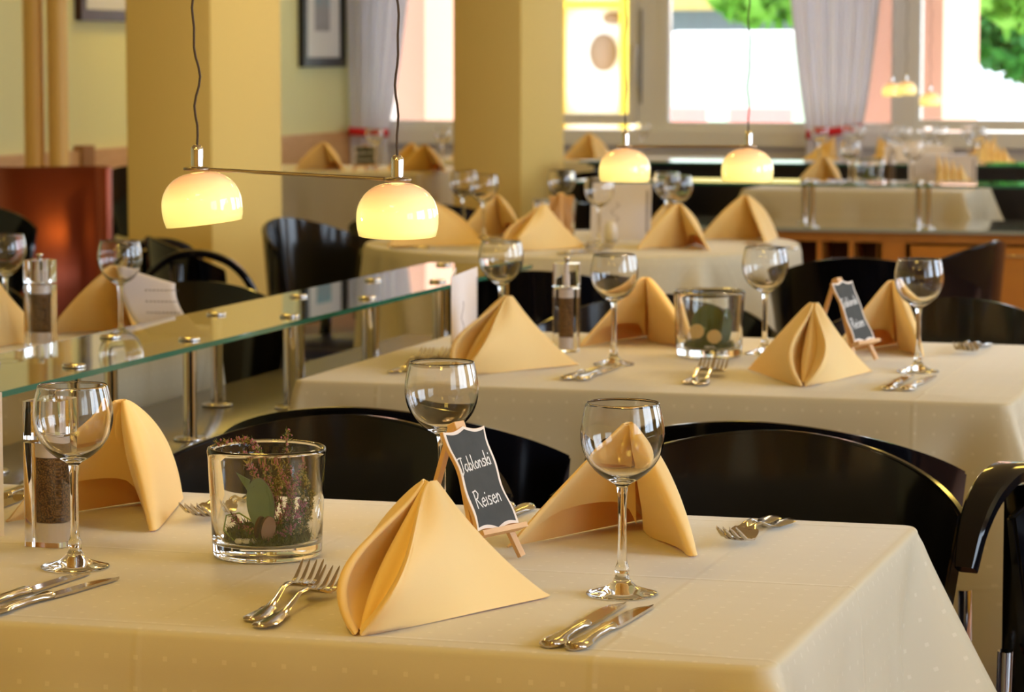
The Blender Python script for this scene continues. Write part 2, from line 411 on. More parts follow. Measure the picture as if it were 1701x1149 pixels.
# curtains
def curtain(label, x0, x1, xt0, xt1, ztie, y, slope, seed):
    t = thing('curtain', label, 'curtain', ((x0+x1)/2, y, 0), 0, 'tied back sheer curtains'); cx = (x0+x1)/2
    rnd = random.Random(seed); n = 120; m = 40; v = []; f = []
    ph = [rnd.uniform(0, 6.28) for _ in range(4)]
    for j in range(m+1):
        z = 2.45 + (.35-2.45)*j/m
        if z > ztie: k = min(1, (z-ztie)/1.3); k = k**.75
        else: k = min(1, (ztie-z)/1.1)*.35
        a = xt0 + (x0-xt0)*k; b = xt1 + (x1-xt1)*k
        amp = .007 + .027*k
        for i in range(n+1):
            s = i/n
            yy = amp*(math.sin(s*46+ph[0]) + .5*math.sin(s*81+ph[1]) + .4*math.sin(s*23+ph[2]+z))
            v.append((a+(b-a)*s-cx, yy, z))
    for j in range(m):
        for i in range(n):
            q = j*(n+1)+i; f.append((q, q+1, q+n+2, q+n+1))
    pydata('sheer_panel', v, f, M_curtain, t)
    v = []; f = []
    n = 24
    for i in range(n+1):
        a = 2*PI*i/n
        x = (xt0+xt1)/2-cx + (xt1-xt0)/2*1.04*math.cos(a); yy = .085*math.sin(a); z = ztie + slope*math.cos(a)
        v += [(x, yy, z-.021), (x, yy, z+.021)]
    for i in range(n): f.append((2*i, 2*i+2, 2*i+3, 2*i+1))
    from_bm('red_tieback', solidify(v, f, .004), M_red, t)['label'] = 'red fabric band tying the curtain'
curtain('white sheer curtain tied with red band, beside the framed picture', -5.49, -5.06, -5.455, -5.24, .845, 15.12, -.005, 3)
curtain('white sheer curtain tied with red band, between the two wide windows', -3.10, -2.50, -2.94, -2.655, .865, 15.12, .02, 7)

# ================================================================== DIVIDERS: glass shelves on low counters
ZG, ZC, ZT = .82, .667, .755
def clamp(t, x, y):
    lathe('clamp_disc', [(0, .0055), (.0155, .0055), (.0165, .004), (.0165, 0)], M_chrome, t, 20, (x, y, 0))
def post(label, x, y, group):
    t = thing('shelf_post', label, 'post', (x, y, ZC), 0, group)
    lathe('tube', [(.0105, .004), (.0105, ZG-.008-ZC)], M_chrome, t, 24)
    lathe('foot_flange', [(0, 0), (.026, 0), (.026, .003), (.024, .0045), (0, .0045)], M_chrome, t, 24)
    lathe('clamp_disc', [(0, ZG-ZC+.0045), (.0150, ZG-ZC+.0045), (.0165, ZG-ZC+.003), (.0165, ZG-ZC), (0, ZG-ZC)], M_chrome, t, 24)
    return t
def glass_shelf(name, label, x0, x1, y0, y1, z, th=.008):
    t = thing(name, label, 'shelf', ((x0+x1)/2, (y0+y1)/2, z-th)); hx, hy = (x1-x0)/2, (y1-y0)/2
    bm = bmesh.new(); box(bm, -hx, hx, -hy, hy, 0, th)
    me = bpy.data.meshes.new('glass_sheet'); bm.to_mesh(me); bm.free()
    o = link('glass_sheet', me, [M_shelf, M_edge], t, smooth=False)
    for p in me.polygons:
        if abs(p.normal.z) < .5: p.material_index = 1
    return t
glass_shelf('glass_shelf', 'long clear glass shelf with green edge, running beside the set tables', -1.942, -1.718, 2.0, 5.875, ZG)
ct = thing('divider_counter', 'low dark divider counter under the long glass shelf', 'counter', (-1.86, 3.93, 0))
boxobj('counter_top', -.14, .135, -1.95, 1.945, ZC-.035, ZC, M_counter, ct, bev=.002)
boxobj('counter_body', -.11, .12, -1.93, 1.93, 0, ZC-.036, M_countfront, ct)
k = 0
FRN = ['hidden', 'nearest the pepper grinder', 'behind the heather jar', 'in front of the beige side drape', 'close to the middle table corner', 'by the folded menu card', 'at the far end of the shelf']
for i, y in enumerate((2.92, 3.33, 3.735, 4.145, 4.57, 4.957, 5.36, 5.80)):
    where = ['first pair from the near end', 'second pair from the near end', 'third pair from the near end', 'fourth pair, behind the heather jar', 'fifth pair, beside the middle table', 'sixth pair, close to the middle table corner', 'seventh pair, by the folded menu card', 'last pair at the far end'][i]
    if i < 1: continue
    post('chrome shelf post on the dining side, ' + where, -1.757, y, 'chrome posts of the long glass shelf')
    post('chrome shelf post on the wall side, ' + where, -1.888, y, 'chrome posts of the long glass shelf')

# cross divider further back: wooden cabinet with glass shelf
glass_shelf('glass_shelf', 'glass shelf above the wooden sideboard, catching the window light', -2.75, 1.4, 9.92, 10.28, ZG)
sb = thing('wooden_sideboard', 'cherry wood sideboard with open niches under the cross glass shelf', 'sideboard', (-.65, 10.25, 0))
boxobj('glass_top', -2.05, 2.0, -.30, .33, ZC-.012, ZC, mat('glossy_top', (.30, .33, .30), .05, coat=1), sb)
bm = bmesh.new()
box(bm, -2.04, 1.98, -.28, .30, ZC-.046, ZC-.013)       # top rail
box(bm, -2.04, 1.98, .28, .30, 0, ZC-.046)              # back
box(bm, -2.04, 1.98, -.28, .28, 0, .06)
for x in (-2.04, -1.58, -1.47, -1.36, -1.25, -1.14, -1.042, -.945, .2, 1.96): box(bm, x, x+.016, -.28, .28, .06, ZC-.046)
box(bm, -1.04, -.93, -.28, -.26, .06, ZC-.046)
from_bm('carcass', bm, M_wood, sb, smooth=False)
boxobj('niche_back', -2.02, -1.045, -.1, -.08, .06, ZC-.046, M_woodshade, sb)
for x0, x1 in ((-.925, .19), (.225, 1.95)):
    d = boxobj('door', x0, x1, -.30, -.281, .07, ZC-.055, M_wood, sb, bev=.003)
    tube('handle', [(x0+.30, -.30, ZC-.083), (x0+.30, -.325, ZC-.083), (x0+.39, -.325, ZC-.083), (x0+.39, -.30, ZC-.083)], .004, M_chrome, d)
for i, x in enumerate((-1.93, -1.53, -.6, .3)):
    post('chrome post of the cross shelf, near row, %s' % ['by the open niches', 'above the sideboard door', 'farther right on the sideboard', 'beyond the picture edge'][i], x+.0, 10.02, 'chrome posts of the cross glass shelf')
    post('chrome post of the cross shelf, far row, %s' % ['by the open niches', 'above the sideboard door', 'farther right on the sideboard', 'beyond the picture edge'][i], x-.06, 10.20, 'chrome posts of the cross glass shelf')
# third divider, black
glass_shelf('glass_shelf', 'farthest glass shelf on the black divider by the windows', -3.25, 1.4, 11.80, 12.15, ZG)
bd = thing('black_divider', 'black divider cabinet under the farthest glass shelf', 'counter', (-.9, 12.0, 0))
boxobj('divider_body', -2.3, 2.3, -.15, .12, .0, .80, M_countfront, bd)
boxobj('plinth_strip', -2.32, 2.32, -.17, .14, .800, .811, M_countfront, bd)

# ================================================================== TABLES AND CLOTHS
def table_(label, x0, x1, y0, y1, rnd_=False):
    t = thing('dining_table', label, 'table', ((x0+x1)/2, (y0+y1)/2, 0)); hx, hy = (x1-x0)/2-.01, (y1-y0)/2-.01
    if rnd_:
        lathe('tabletop', [(0, .722), (hx, .722), (hx+.004, .736), (hx, .7505), (0, .7505)], M_light, t, 64, angle=40)
        lathe('pedestal', [(0, 0), (.26, 0), (.26, .02), (.05, .05), (.035, .12), (.035, .722), (0, .722)], M_chair, t, 32, angle=40)
        return
    boxobj('tabletop', -hx, hx, -hy, hy, .722, .7505, M_light, t, bev=.004)
    for sx in (-1, 1):
        for sy in (-1, 1):
            boxobj('leg', sx*(hx-.035)-.022, sx*(hx-.035)+.022, sy*(hy-.035)-.022, sy*(hy-.035)+.022, 0, .722, M_chair, t, bev=.003)
def cloth(label, x0, x1, y0, y1, drop=.5, lf=1.0, back=None, seed=1, flare=.5, folds=1.0, group='cream tablecloths', rad=.02):
    rnd = random.Random(seed); cx, cy = (x0+x1)/2, (y0+y1)/2; hx, hy = (x1-x0)/2, (y1-y0)/2
    # perimeter of a rounded rectangle with arc-length and corner distance
    P = []; step = .008
    def side(ax, ay, bx, by, nx, ny):
        L = math.hypot(bx-ax, by-ay); n = max(2, int(L/step))
        for i in range(n): t = i/n; P.append((ax+(bx-ax)*t, ay+(by-ay)*t, nx, ny, min(L*t, L*(1-t)) + rad*.8, 1 if L*t > L/2 else 0))
    def corner(px, py, a0):
        nc = max(10, int(rad*PI/2/step))
        for i in range(nc):
            a = a0 + PI/2*i/nc; P.append((px+rad*math.cos(a), py+rad*math.sin(a), math.cos(a), math.sin(a), rad*.8*abs(math.sin(2*(a-a0)-PI/2)), 0))
    side(-hx+rad, -hy, hx-rad, -hy, 0, -1); corner(hx-rad, -hy+rad, -PI/2)
    side(hx, -hy+rad, hx, hy-rad, 1, 0); corner(hx-rad, hy-rad, 0)
    side(hx-rad, hy, -hx+rad, hy, 0, 1); corner(-hx+rad, hy-rad, PI/2)
    side(-hx, hy-rad, -hx, -hy+rad, -1, 0); corner(-hx+rad, -hy+rad, PI)
    n = len(P)
    per = sum(math.dist(P[i][:2], P[(i+1) % n][:2]) for i in range(n))
    ph = [rnd.uniform(0, 6.28) for _ in range(6)]
    rows = [('t', .0)]
    br = .007
    rings = []
    # flat ring just inside, bevel, then drape
    for a in (0, 22, 45, 68, 90): rings.append(('b', R(a)))
    nd_ = 30
    for j in range(1, nd_+1): rings.append(('d', drop*(j/nd_)**1.1))
    v = []; uvs = []
    lo = [0]
    for i in range(n): lo.append(lo[-1] + math.dist(P[i][:2], P[(i+1) % n][:2]))
    for kind, q in rings:
        for i in range(n):
            px, py, nx, ny, c, sgn = P[i]
            if kind == 'b':
                off = -br + br*math.sin(q); z = ZT - br + br*math.cos(q); down = br*q
            else:
                down = br*1.57 + q; s = lo[i]
                wave = folds*.010*min(1, q/.12)*(math.sin(s*17+ph[0]) + .6*math.sin(s*31+ph[1]) + .35*math.sin(s*57+ph[2]))*(.35+q*1.6)
                sig = .022 + .20*q
                if ny > .9 and back and c > .02:
                    q2 = min(q, back + (drop-back)*math.exp(-((c-.02)/.05)**2)); q = q2
                cf = flare*(lf if px < 0 else 1)*(q**1.05)*math.exp(-(c/sig)**2)
                val = -.10*q*math.exp(-((c-2.3*sig)/(.9*sig))**2)
                off = .003 + .05*q + wave + val + cf
                z = ZT - br - q*(1-.10*math.exp(-(c/sig)**2))
            # at corners push along the diagonal
            dx, dy = nx, ny
            if c < .16 and kind == 'd':
                sx = 1 if px > 0 else -1; sy = (.25 if back else 1) if py > 0 else -1; w = math.exp(-(c/(.03+.2*q))**2)
                dx = nx*(1-w) + sx*.7071*w; dy = ny*(1-w) + sy*.7071*w
            X, Y = px+dx*off, py+dy*off
            v.append((X, Y, z))
            uvs.append((px + nx*down, py + ny*down))
    f = []
    for r in range(len(rings)-1):
        for i in range(n):
            j = (i+1) % n; f.append((r*n+i, (r+1)*n+i, (r+1)*n+j, r*n+j))
    me_v = list(v)
    # top grid
    gx, gy = 60, 44; base = len(me_v); ixx, iyy = hx-br-rad, hy-br-rad
    top = []
    bm = bmesh.new()
    bv = [bm.verts.new(p) for p in me_v]
    for q in f: bm.faces.new([bv[k] for k in q])
    bm.faces.new([bv[i] for i in range(n)])
    topf = bm.faces[:][-1] if False else None
    bmesh.ops.recalc_face_normals(bm, faces=bm.faces)
    uvl = bm.loops.layers.uv.new('UVMap'); bm.verts.index_update()
    for fc in bm.faces:
        for lp in fc.loops: lp[uvl].uv = uvs[lp.vert.index]
    me = bpy.data.meshes.new('tablecloth'); bm.to_mesh(me); bm.free()
    # make sure normals point out
    o = link('tablecloth', me, M_cloth); o.location = (cx, cy, 0)
    tag(o, label, 'tablecloth', group)
    return o
T1 = (-1.60, -.475, 2.325, 3.095)
T2 = (-1.62, -.52, 4.22, 5.11)
T3 = (-2.665, -1.505, 7.02, 8.18)
T4 = (-2.36, -1.52, 10.85, 11.55)
T5 = (-3.10, -2.05, 4.28, 4.99)
T6 = (-4.95, -3.98, 11.85, 12.75)
T7 = (-4.55, -3.15, 13.55, 14.35)
T8 = (-2.75, -1.60, 13.10, 13.95)
TL = ['nearest dining table, under the cream dotted cloth', 'middle dining table behind the two front armchairs', 'dining table beyond the middle one, near the yellow columns', 'small dining table behind the wooden sideboard', 'dining table on the wall side of the long glass shelf', 'dining table in the alcove beside the curtain', 'dining table partly hidden by the far yellow column', 'dining table crowded with glasses under the windows']
for lb, T in zip(TL, (T1, T2, (T3[0]+.02, T3[1]-.02, T3[2]+.02, T3[3]-.02, True), T4, T5, T6, T7, T8)): table_(lb, *T)
cloth('cream cloth with woven dots on the nearest table, jar of heather on it', *T1, drop=.52, seed=2, flare=.62, lf=.1, back=.26)
cloth('cream cloth on the middle table behind the front armchairs', *T2, drop=.5, seed=5, flare=.5, lf=.15, back=.26)
cloth('cream cloth on the third table, menu booklet lying against a white shaker', *T3, drop=.45, seed=8, flare=.12, rad=.575, folds=1.6)
cloth('yellowish cream cloth on the table behind the sideboard', *T4, drop=.42, seed=11, flare=.5)
cloth('cream cloth on the table behind the long glass shelf', *T5, drop=.45, seed=14, flare=.08, back=.26)
cloth('cream cloth on the alcove table with black chalkboard on it', *T6, drop=.45, seed=17, flare=.3)
cloth('white lit cloth beside the far yellow column', *T7, drop=.35, seed=20, flare=.3)
cloth('bright cloth under the crowd of glasses by the windows', *T8, drop=.35, seed=23, flare=.3)

# ================================================================== TABLEWARE BUILDERS
def make_glass(label, loc, m=None, seg=56):
    m = M_glass
    t = thing('wine_glass', label, 'wine glass', (loc[0], loc[1], loc[2]+LIFT), 0, 'balloon wine glasses')
    # outer bowl from the stem joint up to the rim, then the inside down to the axis
    pr = [(.0052, .100), (.0085, .1035), (.0170, .1085), (.0260, .1160), (.0330, .1255), (.0372, .1365), (.0388, .1475), (.0382, .158), (.0362, .1690), (.0340, .1775),
          (.0336, .1783), (.0331, .1778), (.0352, .1690), (.0371, .158), (.0377, .1475), (.0360, .1368), (.0318, .1265), (.0250, .1180), (.0160, .1115), (.0070, .1082), (0, .1075)]
    def smooth(pr, n=3):
        out = []
        for i in range(len(pr)-1):
            p0 = pr[max(i-1, 0)]; p1 = pr[i]; p2 = pr[i+1]; p3 = pr[min(i+2, len(pr)-1)]
            for k in range(n):
                t_ = k/n; q = []
                for a in (0, 1):
                    q.append(.5*((2*p1[a]) + (-p0[a]+p2[a])*t_ + (2*p0[a]-5*p1[a]+4*p2[a]-p3[a])*t_*t_ + (-p0[a]+3*p1[a]-3*p2[a]+p3[a])*t_**3))
                out.append((max(q[0], 0), q[1]))
        return out + [pr[-1]]
    lathe('bowl', smooth(pr), m, t, seg, recalc=False)
    st = [(.0062, .020), (.0068, .0225), (.0062, .026), (.0045, .032), (.0040, .050), (.0040, .080), (.0043, .092), (.0052, .100)]
    lathe('stem', smooth(st), m, t, seg, recalc=False)
    ft = [(0, 0), (.0320, 0), (.0332, .0006), (.0334, .0014), (.0325, .0022), (.0240, .0042), (.0150, .0072), (.0092, .0118), (.0066, .0165), (.0062, .020)]
    lathe('foot', ft, m, t, seg, recalc=False)
    return t
def prof_block(bm, hw, z0, z1, rc, n=5):
    vs0 = []; vs1 = []
    for sx, sy, a0 in ((1, -1, -PI/2), (1, 1, 0), (-1, 1, PI/2), (-1, -1, PI)):
        for k in range(n+1):
            a = a0 + PI/2*k/n; x = sx*(hw-rc)+rc*math.cos(a); y = sy*(hw-rc)+rc*math.sin(a)
            vs0.append(bm.verts.new((x, y, z0))); vs1.append(bm.verts.new((x, y, z1)))
    N = len(vs0)
    for i in range(N): j = (i+1) % N; bm.faces.new((vs0[i], vs0[j], vs1[j], vs1[i]))
    bm.faces.new(vs0); bm.faces.new(vs1)
def pepper_core():
    m = bpy.data.materials.new('peppercorns'); m.use_nodes = True; nt = m.node_tree; p = nt.nodes['Principled BSDF']; L = nt.links.new
    tc = nd(nt, 'ShaderNodeTexCoord'); vo = nd(nt, 'ShaderNodeTexVoronoi'); vo.inputs['Scale'].default_value = 520; L(tc.outputs['Object'], vo.inputs['Vector'])
    cr = nd(nt, 'ShaderNodeValToRGB'); e = cr.color_ramp.elements; e[0].position = .1; e[0].color = (.34, .17, .05, 1); e[1].position = .75; e[1].color = (.05, .022, .008, 1)
    L(vo.outputs['Distance'], cr.inputs[0]); L(cr.outputs[0], p.inputs['Base Color']); p.inputs['Roughness'].default_value = .5
    b = nd(nt, 'ShaderNodeBump'); b.inputs['Strength'].default_value = .8; b.inputs['Distance'].default_value = .002; L(vo.outputs['Distance'], b.inputs['Height']); L(b.outputs[0], p.inputs['Normal'])
    return m
M_pepper = pepper_core()
def make_mill(label, loc, rz=0):
    t = thing('pepper_grinder', label, 'pepper grinder', loc, rz, 'acrylic pepper grinders')
    bm = bmesh.new(); prof_block(bm, .0215, 0, .106, .0045); b = from_bm('body', bm, M_glass, t, angle=30)
    lathe('peppercorn_core', [(0, .024), (.0122, .024), (.0122, .090), (0, .090)], M_pepper, b, 28, angle=40)
    lathe('collar', [(0, .0905), (.0126, .0905), (.0126, .1055), (0, .1055)], M_peppercap, b, 28, angle=40)
    lathe('base_plug', [(0, .004), (.0126, .004), (.0126, .0235), (0, .0235)], M_peppercap, b, 28, angle=40)
    bm = bmesh.new(); prof_block(bm, .0215, .1095, .148, .0045); c = from_bm('cap', bm, M_glass, t, angle=30)
    lathe('cap_core', [(0, .1100), (.0060, .1100), (.0060, .1300), (.0042, .131), (.0042, .1478), (0, .1478)], M_peppercap, c, 20, angle=40)
    lathe('knob', [(.004, .1482), (.0042, .154), (.0055, .1545), (.0055, .1585), (0, .159)], M_chrome, t, 20)
    lathe('axle', [(0, .1062), (.010, .1062), (.010, .1093), (0, .1093)], M_chrome, t, 20)
    return t
def make_fork(label, loc, rz=0):
    t = thing('fork', label, 'fork', loc, rz, 'dinner forks')
    # handle along +y: outline and height profile
    hp = [(0, .0035), (.003, .0085), (.012, .0115), (.028, .0108), (.044, .0078), (.052, .0085), (.058, .0052), (.075, .0034), (.100, .0029), (.122, .0033), (.130, .0050), (.136, .0085)]
    def zc(y): 
        return .0035 + .0125*math.exp(-((y-.112)/.035)**2)
    v = []; f = []; cs = [(-1, .15), (-.75, .75), (0, 1), (.75, .75), (1, .15), (.75, -.5), (0, -.6), (-.75, -.5)]
    for y, w in hp:
        for cx, cz in cs: v.append((w*cx, y, zc(y) + cz*.0018))
    n = len(cs)
    for i in range(len(hp)-1):
        for k in range(n): j = (k+1) % n; f.append((i*n+k, i*n+j, (i+1)*n+j, (i+1)*n+k))
    f.append(tuple(range(n))); f.append(tuple((len(hp)-1)*n+k for k in range(n))[::-1])
    bm = bmesh.new(); vs = [bm.verts.new(p) for p in v]
    for q in f: bm.faces.new([vs[k] for k in q])
    from_bm('handle', bm, M_steel, t, angle=50)
    # head: curved palm and four tines rising towards the tips
    def zh(y):
        u = (y-.136)/.066; return .0128 - .0100*math.sin(min(u*1.25, 1)*PI*.62) + .019*max(u, 0)**2.1
    bm = bmesh.new()
    def slab(rows):
        R0 = []
        for y, xa, xb in rows:
            z = zh(y); m_ = (xa+xb)/2; dz = .8*(abs(m_)*abs(m_))*10
            R0.append([bm.verts.new((xa, y, z+dz)), bm.verts.new((xb, y, z+dz)), bm.verts.new((xb, y, z+dz-.0020)), bm.verts.new((xa, y, z+dz-.0020))])
        for a, b in zip(R0, R0[1:]):
            for k in range(4): j = (k+1) % 4; bm.faces.new((a[k], a[j], b[j], b[k]))
        bm.faces.new(R0[0]); bm.faces.new(R0[-1])
    slab([(.134, -.0082, .0082), (.138, -.0105, .0105), (.144, -.0118, .0118), (.152, -.0122, .0122), (.157, -.0122, .0122)])
    for k in range(4):
        c = -.0100 + k*.00667
        slab([(.1569, c-.0021, c+.0021), (.166, c-.0019, c+.0019), (.178, c-.0017, c+.0017), (.190, c-.0014, c+.0014), (.199, c-.0010, c+.0010), (.203, c-.0003, c+.0003)])
    from_bm('tines', bm, M_steel, t, angle=50)
    return t
def make_knife(label, loc, rz=0):
    t = thing('knife', label, 'knife', loc, rz, 'dinner knives')
    hp = [(0, .0040), (.002, .0085), (.010, .0112), (.022, .0108), (.036, .0080), (.060, .0055), (.085, .0060), (.095, .0082), (.102, .0070)]
    cs = [(-1, 0), (-.8, .7), (-.3, 1), (0, .82), (.3, 1), (.8, .7), (1, 0), (.8, -.6), (0, -.8), (-.8, -.6)]
    bm = bmesh.new(); rows = []
    for y, w in hp: rows.append([bm.verts.new((w*a, y, .0040 + c*.0036)) for a, c in cs])
    for a, b in zip(rows, rows[1:]):
        for k in range(len(cs)): j = (k+1) % len(cs); bm.faces.new((a[k], a[j], b[j], b[k]))
    bm.faces.new(rows[0]); bm.faces.new(rows[-1])
    from_bm('handle', bm, M_steel, t, angle=60)
    bl = [(.101, -.0062, .0062), (.110, -.0085, .0072), (.130, -.0098, .0078), (.160, -.0100, .0078), (.185, -.0092, .0078), (.200, -.0060, .0076), (.208, .0010, .0070), (.2115, .0052, .0060)]
    bm = bmesh.new(); rows = []
    for y, a, b in bl: rows.append([bm.verts.new((a, y, .0022)), bm.verts.new((b, y, .0038)), bm.verts.new((b, y, .0014)), bm.verts.new((a, y, .0018))])
    for a, b in zip(rows, rows[1:]):
        for k in range(4): j = (k+1) % 4; bm.faces.new((a[k], a[j], b[j], b[k]))
    bm.faces.new(rows[0]); bm.faces.new(rows[-1])
    from_bm('blade', bm, M_steel, t, angle=30)
    return t

def make_napkin(name='folded_napkin', seed=0, open_=1.0, rl=0.0):
    """pyramid fold: two wings meeting in a pleated front edge, rolled edges at the back"""
    rnd = random.Random(seed); h = .116; T = 26
    # (ground x, y, z ; bulge x, y, z ; end t)
    S_ = [(.006, -.066, .000, .002, .000, -.002, 1),
          (.022, -.030, .000, .000, .012*rl, .002*rl, 1),
          (.048, .010, .003, .000-.004*(1-rl), .018*rl-.003*(1-rl), .006*rl, 1),
          (.072, .046, .003, .000-.006*(1-rl), .014*rl-.005*(1-rl), .007*rl, 1),
          (.088, .076, .001, .003-.009*(1-rl), .008*rl-.006*(1-rl), .005*rl, 1),
          (.094, .080, .000, .006-.012*(1-rl), .002-.008*(1-rl), .003*rl-.003*(1-rl), 1),
          (.092, .068, .000, .008-.012*(1-rl), -.002-.004*(1-rl), .004*rl, 1),
          (.070, .012, .000, .008-.006*(1-rl), -.004, .006*rl+.002, 1),
          (.040, -.062, .000, .002+.012*open_, -.012*open_, .008, 1),
          (.012, -.130, .000, .024*open_, -.024*open_, .010, 1),
          (.0022, -.147, .0010, max(.026*open_, .006), -.024*open_, .012, 1),
          (.002, -.147, .004, max(.0255*open_, .005), -.024*open_, .011, 1),
          (.001, -.146, .006, .022*open_, -.016, .010, 1),
          (.001, -.143, .006, .017*open_, -.004, .009, 1),
          (.001, -.138, .006, .013*open_, .003, .007, 1),
          (.000, -.136, .006, .008*open_, -.002, .006, 1),
          (-.001, -.138, .006, .003*open_, -.008, .006, 1),
          (-.002, -.136, .006, -.002, -.006, .005, 1),
          (-.003, -.130, .005, -.004, .006, .003, 1),
          (-.002, -.118, .003, -.001, .026, .001, 1),
          (-.003, -.114, .002, -.010, .036, .000, 1),
          (-.004, -.125, .003, -.015*open_, .016, .002, 1),
          (-.005, -.140, .004, -.0215*open_, -.008, .008, 1),
          (-.0030, -.146, .003, -.020*open_, -.0190*open_, .012, 1),
          (-.0040, -.147, .0010, -.0245*open_, -.0210*open_, .012, 1),
          (-.014, -.130, .000, -.019*open_, -.018*open_, .010, 1),
          (-.044, -.060, .000, -.014, -.010, .006, 1),
          (-.072, .012, .000, -.007, -.004, .002, 1),
          (-.094, .066, .000, -.004, .000, .000, 1),
          (-.100, .080, .000, -.002, .002, .000, 1),
          (-.094, .078, .003, -.002, .006, .001, 1),
          (-.070, .040, .024, -.002, .006, .000, .94),
          (-.040, -.004, .030, -.002, .006, .000, .92),
          (-.012, -.044, .026, -.001, .006, .000, .93),
          (-.002, -.062, .006, .000, .000, .000, .98)]
    # resample across with Catmull-Rom
    M_ = []
    for i in range(len(S_)-1):
        p0 = S_[max(i-1, 0)]; p1 = S_[i]; p2 = S_[i+1]; p3 = S_[min(i+2, len(S_)-1)]
        for k in range(3):
            u = k/3
            M_.append([.5*(2*b + (c-a)*u + (2*a-5*b+4*c-d)*u*u + (-a+3*b-3*c+d)*u**3) for a, b, c, d in zip(p0, p1, p2, p3)])
    M_.append(list(S_[-1]))
    v = []; f = []
    for (gx, gy, gz, mx, my, mz, te) in M_:
        ax, ay = .007 + gx*.06 + mx*.10, gy*.04 + my*.10
        for j in range(T+1):
            t = te*j/T; tt = t**.93; lens = math.exp(-((gy+.14)/.05)**2)*(1-rl); b = 4*tt*(1-tt)*(1-lens) + lens*tt*tt*(1-tt)/.148
            x = ax + (gx-ax)*tt + mx*b; y = ay + (gy-ay)*tt + my*b; z = h + (gz-h)*tt + mz*b*.9
            if t < .05: z -= .0015*(1-t/.05)
            v.append((x, y, max(z, .0012)))
    n = T+1
    for i in range(len(M_)-1):
        for j in range(T): f.append((i*n+j, (i+1)*n+j, (i+1)*n+j+1, i*n+j+1))
    me = bpy.data.meshes.new('napkin'); me.from_pydata(v, [], f); me.update()
    nr = [vv.normal.copy() for vv in me.vertices]; bpy.data.meshes.remove(me)
    K = len(v); th = .0017; v2 = []
    for p, q in zip(v, nr): v2.append((p[0]+q.x*th, p[1]+q.y*th, max(p[2]+q.z*th, .0006)))
    f2 = [tuple(k+K for k in reversed(q)) for q in f]; R_ = len(M_)
    for i in range(R_-1):
        f2.append((i*n, i*n+K, (i+1)*n+K, (i+1)*n)); f2.append((i*n+T, (i+1)*n+T, (i+1)*n+T+K, i*n+T+K))
    for j in range(T):
        f2.append((j, j+1, j+1+K, j+K)); e = (R_-1)*n; f2.append((e+j, e+j+K, e+j+1+K, e+j+1))
    bm = bmesh.new(); bv = [bm.verts.new(p) for p in v+v2]
    for q in f+f2: bm.faces.new([bv[k] for k in q])
    return from_bm(name, bm, M_napkin, angle=70)

# ------------------------------------------------------------------ napkins
NP = make_napkin(open_=1.0); NP.location = (-.835, 2.50, ZT)
tag(NP, 'apricot pyramid napkin with open front fold, between forks and knives, nearest table', 'napkin', 'apricot pyramid napkins')
def napkin(x, y, rz, label, s=(1, 1, 1), group='apricot pyramid napkins'):
    o = (NB if 90 < math.degrees(rz) < 270 else NP).copy(); COL.objects.link(o); o.location = (x, y, ZT); o.rotation_euler = (0, 0, rz); o.scale = s; o['label'] = label; o['group'] = group
    return o
NP.rotation_euler = (0, 0, R(-3))
NB = make_napkin(open_=.22, rl=1.0); NB.location = (-.752, 2.905, ZT); NB.rotation_euler = (0, 0, R(180)); NB.scale = (-1, 1, 1.04)
tag(NB, 'apricot napkin seen from behind, in front of the right-hand front armchair, chalkboard beside it', 'napkin', 'apricot pyramid napkins')
napkin(-1.315, 2.90, R(176), 'apricot napkin with rolled edge behind the nearest pepper grinder', (-.90, 1, 1.10))
napkin(-1.42, 2.50, R(-6), 'apricot napkin at the left picture edge on the nearest table')
napkin(-1.362, 4.495, R(-10), 'apricot napkin leaning next to the white menu card on the middle table', (1, 1, 1))
napkin(-.868, 4.50, R(8), 'apricot napkin with open front fold in front of the middle table chalkboard', (1, 1, 1))
napkin(-1.245, 4.93, R(188), 'apricot napkin behind the middle pepper grinder', (-1, 1, 1))
napkin(-.815, 4.92, R(178), 'apricot napkin behind the chalkboard on the middle table', (-.8, 1, 1.04))
napkin(-2.335, 4.62, R(12), 'pale apricot napkin behind the long glass shelf, at the left picture edge')
napkin(-2.20, 4.86, R(170), 'apricot napkin behind the wine glass on the wall-side table', (1, 1, 1))
napkin(-2.12, 7.33, R(-18), 'napkin beside the small chalkboard on the third table', (1, 1, 1))
napkin(-2.455, 7.40, R(95), 'broad napkin at the left end of the third table, below the lamp', (1, 1, 1))
napkin(-1.775, 7.44, R(178), 'napkin standing in the middle front of the third table', (1, 1, 1))
napkin(-1.685, 7.84, R(160), 'napkin at the right end of the third table', (1.1, 1, 1.05))
napkin(-2.38, 7.80, R(185), 'apricot napkin behind two glasses on the third table', (1, 1, 1))
napkin(-1.93, 7.97, R(190), 'small visible napkin tip behind the menu booklet', (.8, .8, .8))
napkin(-2.105, 11.2, R(170), 'yellow napkin behind the cross shelf, left of the jar', (1, 1, 1))

